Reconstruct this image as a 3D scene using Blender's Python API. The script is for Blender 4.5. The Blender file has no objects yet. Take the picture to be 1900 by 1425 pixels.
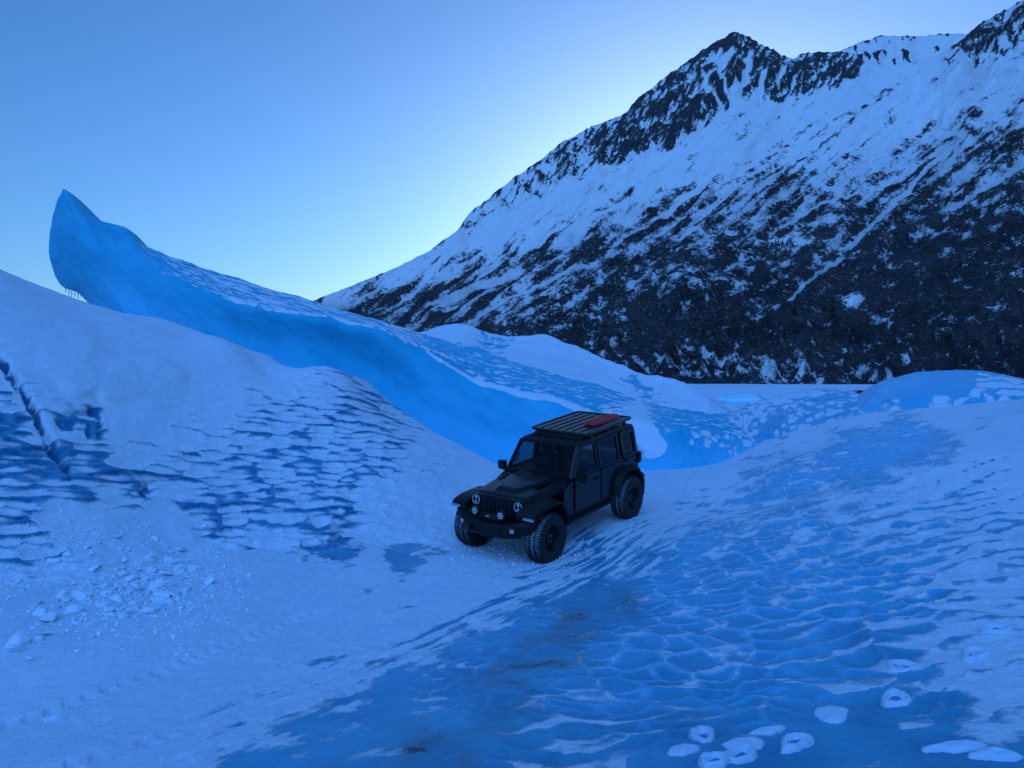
import bpy, bmesh, math, random
import numpy as np
from mathutils import Matrix, Vector, Euler

# ------------------------------------------------------------------ camera, sky, light, exposure
SC = bpy.context.scene
COL = SC.collection
F, CX, CY, HORIZON = 1427.0, 950.0, 712.5, 700.0        # lens in photograph pixels, 1900 x 1425
EYE = np.array([0.0, 0.0, 3.04])
PITCH = math.atan((CY - HORIZON) / F)

cam_data = bpy.data.cameras.new('camera')
cam_data.sensor_fit = 'HORIZONTAL'
cam_data.sensor_width = 36.0
cam_data.lens = 36.0 * F / 1900.0
cam_data.clip_start = 0.1
cam_data.clip_end = 20000.0
cam = bpy.data.objects.new('camera', cam_data)
COL.objects.link(cam)
cam.location = EYE
cam.rotation_euler = (math.pi / 2 - PITCH, 0, 0)
SC.camera = cam

SUN_EL, SUN_AZ = math.radians(8.0), math.radians(14.5)   # the valley lies in the mountain's shade: only soft skylight
world = bpy.data.worlds.new('World')
SC.world = world
world.use_nodes = True
nt = world.node_tree
nt.nodes.clear()
sky = nt.nodes.new('ShaderNodeTexSky')
sky.sky_type = 'NISHITA'
sky.sun_disc = False
sky.sun_elevation = SUN_EL
sky.sun_rotation = SUN_AZ
sky.altitude = 200.0
sky.air_density = 1.0
sky.dust_density = 0.9
sky.ozone_density = 6.0
tint = nt.nodes.new('ShaderNodeMix')
tint.data_type = 'RGBA'
tint.blend_type = 'MULTIPLY'
tint.inputs[0].default_value = 1.0
tint.inputs[7].default_value = (0.96, 1.0, 1.05, 1.0)
bg = nt.nodes.new('ShaderNodeBackground')
bg.inputs['Strength'].default_value = 0.10
wo = nt.nodes.new('ShaderNodeOutputWorld')
nt.links.new(sky.outputs[0], tint.inputs[6])
nt.links.new(tint.outputs[2], bg.inputs['Color'])
nt.links.new(bg.outputs[0], wo.inputs['Surface'])

sky_fill_data = bpy.data.lights.new('sky_fill', 'SUN')  # added soft blue fill standing in for upper skylight, brightens the snow
sky_fill_data.energy = 1.0
sky_fill_data.angle = math.radians(75)
sky_fill_data.color = (0.10, 0.34, 1.0)
sky_fill = bpy.data.objects.new('sky_fill', sky_fill_data)
COL.objects.link(sky_fill)
sky_fill.rotation_euler = (math.radians(42), 0, math.radians(-14))

SC.view_settings.view_transform = 'Standard'
SC.view_settings.look = 'None'
SC.view_settings.gamma = 1.0
SC.view_settings.use_curve_mapping = False
SC.view_settings.exposure = 1.12
SC.cycles.max_bounces = 6
SC.cycles.transparent_max_bounces = 12

random.seed(7)

# ------------------------------------------------------------------ numeric helpers
_rng = np.random.RandomState(11)
PERM = np.concatenate([_rng.permutation(512)] * 4).astype(np.int64)
GA = _rng.rand(512) * 2 * np.pi
GX, GY = np.cos(GA), np.sin(GA)
RND = _rng.rand(512, 4)


def hsh(i, j, seed=0):
    return PERM[(PERM[(i + seed * 37) & 511] + j) & 511]


def perlin(x, y, seed=0):
    x0 = np.floor(x).astype(np.int64); y0 = np.floor(y).astype(np.int64)
    fx, fy = x - x0, y - y0
    u = fx * fx * fx * (fx * (fx * 6 - 15) + 10)
    v = fy * fy * fy * (fy * (fy * 6 - 15) + 10)

    def g(i, j, dx, dy):
        h = hsh(i, j, seed)
        return GX[h] * dx + GY[h] * dy
    a = g(x0, y0, fx, fy); b = g(x0 + 1, y0, fx - 1, fy)
    c = g(x0, y0 + 1, fx, fy - 1); d = g(x0 + 1, y0 + 1, fx - 1, fy - 1)
    return ((a + u * (b - a)) * (1 - v) + (c + u * (d - c)) * v) * 1.5


def fbm(x, y, octv=4, seed=0, gain=0.5, lac=2.03):
    s = 0.0; a = 1.0; t = 0.0
    for k in range(octv):
        s = s + a * perlin(x, y, seed + k); t += a
        x = x * lac + 3.7; y = y * lac - 1.9; a *= gain
    return s / t


def ridged(x, y, octv=5, seed=0, gain=0.55, lac=2.05):
    s = 0.0; a = 1.0; t = 0.0; w = 1.0
    for k in range(octv):
        n = 1 - np.abs(perlin(x, y, seed + k)) * 1.4
        n = n * n
        s = s + a * n * w; t += a
        w = np.clip(n * 1.6, 0, 1)
        x = x * lac + 5.1; y = y * lac + 2.3; a *= gain
    return s / t


def worley(x, y, seed=0, jit=0.85):
    x0 = np.floor(x).astype(np.int64); y0 = np.floor(y).astype(np.int64)
    f1 = np.full(x.shape, 9.0); f2 = np.full(x.shape, 9.0)
    ox = np.zeros(x.shape); oy = np.zeros(x.shape); rr = np.zeros(x.shape)
    for i in (-1, 0, 1):
        for j in (-1, 0, 1):
            h = hsh(x0 + i, y0 + j, seed)
            px = x0 + i + 0.5 + (RND[h, 0] - 0.5) * jit
            py = y0 + j + 0.5 + (RND[h, 1] - 0.5) * jit
            dx, dy = x - px, y - py
            d = np.sqrt(dx * dx + dy * dy)
            m = d < f1
            f2 = np.where(m, f1, np.minimum(f2, d))
            f1 = np.where(m, d, f1)
            ox = np.where(m, dx, ox); oy = np.where(m, dy, oy); rr = np.where(m, RND[h, 2], rr)
    return f1, f2, ox, oy, rr


def sstep(a, b, x):
    t = np.clip((x - a) / (b - a), 0, 1)
    return t * t * (3 - 2 * t)


def at(px, py, Y):
    """the point seen at (px, py) of the photograph, Y metres ahead of the camera"""
    d = (px - CX) / F; v = (CY - py) / F
    fy = math.cos(PITCH) + v * math.sin(PITCH); fz = -math.sin(PITCH) + v * math.cos(PITCH)
    k = Y / fy
    return np.array([d * k, Y, EYE[2] + fz * k])


def project(P):
    x, y, z = P[..., 0], P[..., 1], P[..., 2] - EYE[2]
    d = y * math.cos(PITCH) - z * math.sin(PITCH); v = y * math.sin(PITCH) + z * math.cos(PITCH)
    d = np.maximum(d, 0.3)
    return CX + F * x / d, CY - F * v / d


def tps(points):
    """thin plate surface z(x, y) through control points"""
    P = np.array(points); n = len(P)
    S = 10.0
    X = P[:, :2] / S

    def U(r2):
        return r2 * np.log(r2 + 1e-9)
    K = U(((X[:, None] - X[None]) ** 2).sum(-1)) + np.eye(n) * 2e-4
    Q = np.c_[np.ones(n), X]
    A = np.zeros((n + 3, n + 3)); A[:n, :n] = K; A[:n, n:] = Q; A[n:, :n] = Q.T
    w = np.linalg.solve(A, np.r_[P[:, 2], 0, 0, 0])

    def f(x, y):
        sh = x.shape; x = x.ravel() / S; y = y.ravel() / S
        out = w[n] + w[n + 1] * x + w[n + 2] * y
        for k in range(n):
            out = out + w[k] * U((x - X[k, 0]) ** 2 + (y - X[k, 1]) ** 2)
        return out.reshape(sh)
    return f


def idw(px, py, table, power=3.0, soft=25.0, sy=1.6):
    """blend rows (px, py, v1, v2, ...) over the surface"""
    T = np.array(table, float)
    sh = px.shape; px = px.ravel(); py = py.ravel()
    num = np.zeros((T.shape[1] - 2, px.size)); den = np.zeros(px.size)
    for r in T:
        w = 1.0 / (((px - r[0]) ** 2 + ((py - r[1]) * sy) ** 2 + soft * soft) ** (power / 2))
        den += w
        num += w * r[2:, None]
    return [(a / den).reshape(sh) for a in num]


def catmull(C, m):
    """resample control rows C (n, ...) to m rows through every row"""
    n = len(C)
    t = np.linspace(0, n - 1, m); i = np.clip(np.floor(t).astype(int), 0, n - 2); f = t - i
    g = lambda k: C[np.clip(k, 0, n - 1)]
    f = f.reshape((-1,) + (1,) * (C.ndim - 1))
    p0, p1, p2, p3 = g(i - 1), g(i), g(i + 1), g(i + 2)
    return 0.5 * (2 * p1 + (p2 - p0) * f + (2 * p0 - 5 * p1 + 4 * p2 - p3) * f * f + (3 * p1 - p0 - 3 * p2 + p3) * f ** 3)


# ------------------------------------------------------------------ object helpers
def tag(o, label=None, cat=None, group=None, kind=None):
    if label: o['label'] = label
    if cat: o['category'] = cat
    if group: o['group'] = group
    if kind: o['kind'] = kind
    return o


def link(name, me, mat=None, parent=None):
    o = bpy.data.objects.new(name, me)
    COL.objects.link(o)
    if mat is not None and me is not None and not me.materials:
        me.materials.append(mat)
    if parent is not None:
        o.parent = parent
    return o


def empty(name, loc=(0, 0, 0), rot=(0, 0, 0), size=0.3):
    o = bpy.data.objects.new(name, None)
    COL.objects.link(o)
    o.empty_display_size = size
    o.location = loc; o.rotation_euler = rot
    return o


def grid_mesh(name, P, mat, attrs=None, flip=False, parent=None):
    """a sheet from an (n, m, 3) array of points"""
    n, m = P.shape[:2]
    idx = np.arange(n * m).reshape(n, m)
    q = np.stack([idx[:-1, :-1], idx[1:, :-1], idx[1:, 1:], idx[:-1, 1:]], -1).reshape(-1, 4)
    if flip:
        q = q[:, ::-1]
    me = bpy.data.meshes.new(name)
    me.vertices.add(n * m)
    me.vertices.foreach_set('co', np.ascontiguousarray(P, dtype=np.float32).ravel())
    me.loops.add(q.size)
    me.loops.foreach_set('vertex_index', np.ascontiguousarray(q, dtype=np.int32).ravel())
    me.polygons.add(len(q))
    me.polygons.foreach_set('loop_start', np.arange(0, q.size, 4, dtype=np.int32))
    me.polygons.foreach_set('loop_total', np.full(len(q), 4, dtype=np.int32))
    me.polygons.foreach_set('use_smooth', np.ones(len(q), dtype=bool))
    me.update(calc_edges=True)
    for k, v in (attrs or {}).items():
        a = me.attributes.new(k, 'FLOAT', 'POINT')
        a.data.foreach_set('value', np.ascontiguousarray(v, dtype=np.float32).ravel())
    return link(name, me, mat, parent)


def normals(P):
    a = np.gradient(P, axis=0); b = np.gradient(P, axis=1)
    n = np.cross(a, b)
    return n / (np.linalg.norm(n, axis=-1, keepdims=True) + 1e-9)


# ------------------------------------------------------------------ materials
def new_mat(name):
    m = bpy.data.materials.new(name)
    m.use_nodes = True
    t = m.node_tree
    b = t.nodes['Principled BSDF']
    return m, t, b


def node(t, typ, **kw):
    n = t.nodes.new(typ)
    for k, v in kw.items():
        setattr(n, k, v)
    return n


def noise_node(t, scale, detail=3.0, rough=0.55, coord=None, stretch=None):
    n = node(t, 'ShaderNodeTexNoise')
    n.inputs['Scale'].default_value = scale
    n.inputs['Detail'].default_value = detail
    n.inputs['Roughness'].default_value = rough
    if coord is not None:
        if stretch:
            mp = node(t, 'ShaderNodeMapping')
            mp.inputs['Scale'].default_value = stretch
            t.links.new(coord, mp.inputs[0]); t.links.new(mp.outputs[0], n.inputs['Vector'])
        else:
            t.links.new(coord, n.inputs['Vector'])
    return n


def math_node(t, op, a, b=None, clamp=False):
    n = node(t, 'ShaderNodeMath', operation=op, use_clamp=clamp)
    for k, v in enumerate((a, b)):
        if v is None: continue
        if hasattr(v, 'links'): t.links.new(v, n.inputs[k])
        else: n.inputs[k].default_value = v
    return n.outputs[0]


def ramp_range(t, x, lo, hi, to0=0.0, to1=1.0):
    n = node(t, 'ShaderNodeMapRange', interpolation_type='SMOOTHSTEP')
    t.links.new(x, n.inputs[0])
    n.inputs[1].default_value = lo; n.inputs[2].default_value = hi
    n.inputs[3].default_value = to0; n.inputs[4].default_value = to1
    return n.outputs[0]


def mix_col(t, fac, a, b):
    n = node(t, 'ShaderNodeMix', data_type='RGBA')
    if hasattr(fac, 'links'): t.links.new(fac, n.inputs[0])
    else: n.inputs[0].default_value = fac
    for k, v in ((6, a), (7, b)):
        if hasattr(v, 'links'): t.links.new(v, n.inputs[k])
        else: n.inputs[k].default_value = tuple(v) + (1.0,)
    return n.outputs[2]


def attr(t, name):
    n = node(t, 'ShaderNodeAttribute', attribute_name=name)
    return n.outputs['Fac']


SNOW_A, SNOW_B = (0.80, 0.84, 0.88), (0.66, 0.73, 0.82)


def glacier_material(name, ice_a=(0.022, 0.26, 0.42), ice_b=(0.060, 0.39, 0.55), edge=0.13, bright=(0.15, 0.54, 0.80), fine=60.0, ice_rough=0.32,
                     cup=(0.06, 0.16, 1.05, 0.6, 1.15), amp=(0.055, 0.034), frost=0.7):
    """snow over cupped glacier ice; the mesh carries where the snow lies and how the cups run"""
    m, t, b = new_mat(name)
    co = node(t, 'ShaderNodeTexCoord').outputs['Object']
    n1 = noise_node(t, 9.0, 4.0, 0.6, co).outputs[0]
    n2 = noise_node(t, 1.1, 3.0, 0.5, co).outputs[0]
    n3 = noise_node(t, fine, 3.0, 0.65, co).outputs[0]
    n4 = noise_node(t, 24.0, 5.0, 0.7, co).outputs[0]
    mul = lambda a, c: math_node(t, 'MULTIPLY', a, c)
    add = lambda a, c: math_node(t, 'ADD', a, c)
    ctr = lambda a: math_node(t, 'SUBTRACT', a, 0.5)
    cups, net = attr(t, 'cups'), attr(t, 'net')
    cv = node(t, 'ShaderNodeCombineXYZ')
    t.links.new(attr(t, 'cu'), cv.inputs[0]); t.links.new(attr(t, 'cv'), cv.inputs[1])
    # ragged cell borders
    wob = noise_node(t, 2.2, 3.0, 0.6, cv.outputs[0])
    wsub = node(t, 'ShaderNodeVectorMath', operation='SUBTRACT'); t.links.new(wob.outputs['Color'], wsub.inputs[0]); wsub.inputs[1].default_value = (.5, .5, .5)
    wsc = node(t, 'ShaderNodeVectorMath', operation='SCALE'); t.links.new(wsub.outputs[0], wsc.inputs[0]); wsc.inputs['Scale'].default_value = .42
    wad = node(t, 'ShaderNodeVectorMath', operation='ADD'); t.links.new(cv.outputs[0], wad.inputs[0]); t.links.new(wsc.outputs[0], wad.inputs[1])
    vo = node(t, 'ShaderNodeTexVoronoi', voronoi_dimensions='2D', feature='F1'); ve = node(t, 'ShaderNodeTexVoronoi', voronoi_dimensions='2D', feature='DISTANCE_TO_EDGE')
    for v in (vo, ve):
        v.inputs['Scale'].default_value = 1.0; v.inputs['Randomness'].default_value = 0.9
        t.links.new(wad.outputs[0], v.inputs['Vector'])
    f1 = vo.outputs['Distance']; e = ve.outputs['Distance']
    off = node(t, 'ShaderNodeVectorMath', operation='SUBTRACT'); t.links.new(wad.outputs[0], off.inputs[0]); t.links.new(vo.outputs['Position'], off.inputs[1])
    sx = node(t, 'ShaderNodeSeparateXYZ'); t.links.new(off.outputs[0], sx.inputs[0]); oy = sx.outputs[1]
    sc = node(t, 'ShaderNodeSeparateColor'); t.links.new(vo.outputs['Color'], sc.inputs[0]); rr = sc.outputs[0]
    ca, cb, cc, cd, ck = cup
    cupv = add(add(mul(f1, -cb), mul(oy, -cc)), add(mul(ctr(rr), cd), ca))
    side = ramp_range(t, oy, -.08, .08)
    line = mul(ramp_range(t, e, .012, .055, 1.0, 0.0), add(mul(side, .75), .25))
    crack = mul(ramp_range(t, e, .0, .03, 1.0, 0.0), math_node(t, 'SUBTRACT', 1.0, side))
    netv = add(add(mul(line, .85), mul(crack, -.7)), -.14)
    s = add(attr(t, 'snow'), add(mul(mul(cups, cupv), ck), mul(net, netv)))
    s = add(s, add(mul(ctr(n1), 0.22), add(mul(ctr(n3), 0.14), mul(ctr(n4), .26))))
    fac = ramp_range(t, s, 0.5 - edge, 0.5 + edge)
    ice = mix_col(t, math_node(t, 'ADD', ramp_range(t, n2, 0.3, 0.7), mul(ctr(n1), 0.7), True), ice_a, ice_b)
    rim = mul(add(mul(net, .75), mul(cups, .35)), ramp_range(t, e, .01, .20, 1.0, 0.0))
    tn = add(add(attr(t, 'tone'), rim), mul(ctr(n4), .5 * frost))
    ice = mix_col(t, math_node(t, 'MAXIMUM', math_node(t, 'MINIMUM', tn, 1.0), 0.0), ice, bright)
    ice = mix_col(t, mul(ramp_range(t, n4, .55, .8), .35 * frost), ice, (0.42, 0.62, 0.80))
    snow = mix_col(t, ramp_range(t, n1, 0.3, 0.75), SNOW_B, SNOW_A)
    snow = mix_col(t, mul(ramp_range(t, n2, 0.35, 0.7), 0.35), snow, (0.60, 0.70, 0.82))
    snow = mix_col(t, mul(ramp_range(t, n4, .36, .62, 1.0, 0.0), .30), snow, (0.44, 0.58, 0.76))
    col = mix_col(t, fac, ice, snow)
    grit = ramp_range(t, add(attr(t, 'dirt'), mul(ctr(n3), 1.7)), 0.66, 0.92)
    col = mix_col(t, ramp_range(t, add(attr(t, 'dirt'), mul(ctr(n4), .35)), .08, .70, 0.0, .55), col, (0.15, 0.23, 0.26))
    col = mix_col(t, grit, col, (0.045, 0.05, 0.05))
    t.links.new(col, b.inputs['Base Color'])
    t.links.new(ramp_range(t, fac, 0.0, 1.0, ice_rough, 0.9), b.inputs['Roughness'])
    b.inputs['IOR'].default_value = 1.31
    b.inputs['Specular IOR Level'].default_value = 0.28
    bump = node(t, 'ShaderNodeBump')
    bump.inputs['Strength'].default_value = 0.9
    bump.inputs['Distance'].default_value = 0.03
    hb = add(add(mul(n1, 0.7), mul(n3, 0.22)), add(mul(fac, 0.45), mul(n4, .55)))
    t.links.new(hb, bump.inputs['Height'])
    t.links.new(bump.outputs[0], b.inputs['Normal'])
    # the cups are real hollows
    bowl = math_node(t, 'POWER', math_node(t, 'MINIMUM', mul(f1, 1 / .62), 1.0), 1.8)
    hgt = mul(bowl, add(mul(cups, amp[0]), mul(net, amp[1])))
    dn = node(t, 'ShaderNodeDisplacement'); dn.inputs['Midlevel'].default_value = 0.0; dn.inputs['Scale'].default_value = 1.0
    t.links.new(hgt, dn.inputs['Height'])
    out = [q for q in t.nodes if q.type == 'OUTPUT_MATERIAL'][0]
    t.links.new(dn.outputs[0], out.inputs['Displacement'])
    m.displacement_method = 'BOTH'
    return m


M = {}
M['ground'] = glacier_material('glacier_ground')
M['bank'] = glacier_material('glacier_bank', (0.012, 0.13, 0.28), (0.04, 0.24, 0.42), edge=.20, cup=(.40, .90, .60, .65, 1.1), amp=(.06, .05), frost=.5)
M['fin'] = glacier_material('blue_ice_wall', (0.005, 0.37, 0.56), (0.014, 0.45, 0.65), edge=.12, fine=30.0, ice_rough=0.55, bright=(0.10, 0.54, 0.80), cup=(.22, .65, .6, .5, 1.3), amp=(.05, .05), frost=.6)
M['mound'] = glacier_material('blue_ice_mound', (0.018, 0.31, 0.52), (0.04, 0.40, 0.62), edge=.10, bright=(.14, .56, .82), cup=(.30, .85, .45, .5, 1.4), amp=(.05, .05), frost=.4)


def simple_mat(name, col, rough=0.5, metal=0.0, coat=0.0, spec=0.5, var=0.0, scale=20.0, bump=0.0):
    m, t, b = new_mat(name)
    b.inputs['Roughness'].default_value = rough
    b.inputs['Metallic'].default_value = metal
    b.inputs['Coat Weight'].default_value = coat
    b.inputs['Coat Roughness'].default_value = 0.06
    b.inputs['Specular IOR Level'].default_value = spec
    co = node(t, 'ShaderNodeTexCoord').outputs['Object']
    n = noise_node(t, scale, 3.0, 0.6, co)
    hi = tuple(min(1.0, c * (1 + var) + 0.004 * var) for c in col)
    lo = tuple(c * (1 - var * 0.6) for c in col)
    t.links.new(mix_col(t, n.outputs[0], lo, hi), b.inputs['Base Color'])
    if bump:
        bn = node(t, 'ShaderNodeBump')
        bn.inputs['Strength'].default_value = bump
        bn.inputs['Distance'].default_value = 0.02
        t.links.new(n.outputs[0], bn.inputs['Height'])
        t.links.new(bn.outputs[0], b.inputs['Normal'])
    return m


M['snow'] = simple_mat('packed_snow', (0.56, 0.67, 0.79), 0.9, var=0.14, scale=14.0, bump=0.5)
M['sole_ice'] = simple_mat('trodden_ice', (0.05, 0.24, 0.42), 0.5, var=0.3, scale=30.0, bump=0.4)
M['chunk'] = simple_mat('snow_chunk', (0.72, 0.79, 0.87), 0.85, var=0.14, scale=9.0, bump=0.4)
M['berg'] = simple_mat('pale_blue_ice', (0.42, 0.72, 0.86), 0.45, var=0.25, scale=0.9, bump=0.3)
M['grey_ice'] = simple_mat('grey_overflow_ice', (0.30, 0.30, 0.34), 0.35, var=0.3, scale=0.5)
M['paint'] = simple_mat('black_paint', (0.004, 0.0045, 0.006), 0.38, coat=0.22, spec=0.25, var=0.3, scale=3.0)
M['satin'] = simple_mat('satin_black_metal', (0.005, 0.0055, 0.006), 0.5, spec=.3, var=0.3)
M['plastic'] = simple_mat('black_plastic', (0.006, 0.0065, 0.007), 0.55, spec=.3, var=0.3, scale=40)
M['rubber'] = simple_mat('tyre_rubber', (0.010, 0.010, 0.011), 0.85, var=0.4, scale=30)
M['packed'] = simple_mat('snow_packed_tread', (0.30, 0.34, 0.40), 0.95, var=0.5, scale=18, bump=0.6)
M['dark'] = simple_mat('interior_black', (0.004, 0.004, 0.005), 0.8, var=0.3)
M['chrome'] = simple_mat('bright_metal', (0.70, 0.72, 0.74), 0.2, metal=1.0)
M['lens'] = simple_mat('lamp_lens', (0.55, 0.60, 0.62), 0.12, coat=0.6, var=0.3, scale=60)
M['lamp_dark'] = simple_mat('lamp_bowl', (0.10, 0.12, 0.14), 0.15, metal=0.6, var=0.5, scale=60)
M['frost'] = simple_mat('frosted_lamp_cover', (0.32, 0.38, 0.42), 0.4, var=0.2)
M['red'] = simple_mat('red_plastic', (0.52, 0.026, 0.030), 0.55, var=0.25, scale=25)
M['rack'] = simple_mat('rack_aluminium', (0.022, 0.026, 0.027), 0.42, spec=.35, var=0.2)
M['rust'] = simple_mat('rusted_steel', (0.10, 0.035, 0.018), 0.7, var=0.4)
M['needle'] = simple_mat('spruce_needles', (0.010, 0.020, 0.014), 0.9, var=0.4, scale=1.0)
M['bark'] = simple_mat('spruce_bark', (0.05, 0.04, 0.03), 0.9, var=0.3)


def glass_mat(name, tintc, gloss=0.10):
    m = bpy.data.materials.new(name); m.use_nodes = True
    t = m.node_tree; t.nodes.clear()
    tr = node(t, 'ShaderNodeBsdfTransparent'); tr.inputs[0].default_value = tuple(tintc) + (1,)
    gl = node(t, 'ShaderNodeBsdfGlossy'); gl.inputs['Roughness'].default_value = 0.04
    gl.inputs['Color'].default_value = (0.8, 0.85, 0.9, 1)
    lw = node(t, 'ShaderNodeLayerWeight'); lw.inputs[0].default_value = .5
    fr = math_node(t, 'ADD', math_node(t, 'MULTIPLY', math_node(t, 'POWER', lw.outputs['Facing'], 5.0), .9), .035)
    mx = node(t, 'ShaderNodeMixShader')
    t.links.new(fr, mx.inputs[0]); t.links.new(tr.outputs[0], mx.inputs[1]); t.links.new(gl.outputs[0], mx.inputs[2])
    o = node(t, 'ShaderNodeOutputMaterial'); t.links.new(mx.outputs[0], o.inputs[0])
    return m


M['glass'] = glass_mat('clear_glass', (0.66, 0.74, 0.74))
M['door_glass'] = glass_mat('smoked_glass', (0.22, 0.26, 0.26))
M['tinted'] = glass_mat('tinted_glass', (0.05, 0.06, 0.06))

# ------------------------------------------------------------------ the ground: snowy trough and the ice slope on its right
CAR_LOC = EYE + np.array([0.84, 15.24, -3.04])
CAR_ROT = (math.radians(-3.8), math.radians(6.6), math.radians(-126.7))
CAR_MAT = Matrix.Translation(Vector(CAR_LOC)) @ Euler(CAR_ROT, 'XYZ').to_matrix().to_4x4()
WHEELS = [CAR_MAT @ Vector((sx * 1.505, sy * 0.80, 0.0)) for sx in (1, -1) for sy in (1, -1)]

G = []
for p in [(-300, 1425, 6.2), (0, 1425, 5.6), (230, 1425, 5.45), (600, 1425, 5.05), (950, 1425, 4.85), (1300, 1425, 4.75), (1600, 1425, 4.7), (1900, 1425, 4.65), (2150, 1425, 4.55),
          (500, 1270, 7.3), (700, 1180, 8.95), (1000, 1078, 11.8), (0, 1200, 8.2), (-300, 1180, 8.4), (300, 1150, 9.3), (600, 1090, 11.1), (850, 1040, 12.9), (0, 1080, 10.9), (350, 1020, 13.5), (700, 1000, 14.7),
          (1230, 872, 24.3), (1000, 900, 21.5), (850, 900, 21.5), (800, 1300, 6.7), (1000, 1250, 7.25), (1000, 1150, 9.3), (1200, 1150, 8.9), (1200, 1300, 6.5), (1400, 1200, 7.6), (1400, 1050, 10.5),
          (1650, 1200, 7.1), (1650, 1050, 9.7), (1900, 1200, 6.7), (1900, 1050, 8.9), (1900, 900, 12.3), (1900, 820, 15.5), (1900, 765, 19.5), (2150, 1050, 8.3), (2150, 850, 13), (2150, 740, 20),
          (1300, 980, 13), (1500, 950, 12.8), (1700, 900, 13), (1430, 948, 13.6), (1520, 916, 14.1), (1600, 882, 14.8), (1680, 850, 15.6), (1760, 822, 16.5), (1860, 775, 19),
          (1500, 872, 18.4), (1600, 846, 19.3), (1680, 826, 19.8), (1740, 808, 20.4), (1600, 818, 21.0), (1660, 796, 22.0), (1720, 778, 22.8), (1450, 885, 18), (1350, 902, 18.5), (1400, 856, 23), (1500, 812, 25), (1620, 767, 27.5), (1750, 756, 27.5), (1900, 742, 28), (2150, 720, 28), (1340, 862, 24.6), (1250, 920, 18.5)]:
    G.append(at(*p))
for w in WHEELS:
    G.append(np.array([w.x, w.y, w.z + 0.0]))
for p in ((1520, 916, 14.1), (1600, 882, 14.8), (1680, 850, 15.6), (1760, 822, 16.5)):
    G.append(at(*p) + np.array([.5, 1.6, -.46]))
for x, y, z in [(-6, 3, .3), (-3, 3, .4), (0, 3, .62), (3, 3, .75), (6, 3, .9), (-12, 20, 0), (-16, 14, .1), (-6, 21, .05), (-10, 28, 0), (0, 29, .05), (5, 28, .1), (10, 33, .2), (16, 36, .7), (25, 36, 1.2),
                (-18, 36, -1), (-5, 37, -1.2), (5, 38, -1.8), (15, 44, -3.2), (28, 46, -3.2), (0, 48, -4), (-22, 48, -4), (40, 40, -1), (-26, 10, .5), (-26, 28, 0)]:
    G.append(np.array([x, y, z]))
ground_z = tps(G)

NC, NR = 900, 500
cols = np.linspace(-420, 2320, NC)
rows = 1.0 / np.linspace(1 / 2.9, 1 / 47.0, NR)
PX0, YY = np.meshgrid(cols, rows, indexing='ij')
XX = (PX0 - CX) / F * YY
ZZ = ground_z(XX, YY)
P = np.stack([XX, YY, ZZ], -1)
qx, qy = project(P)
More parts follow.
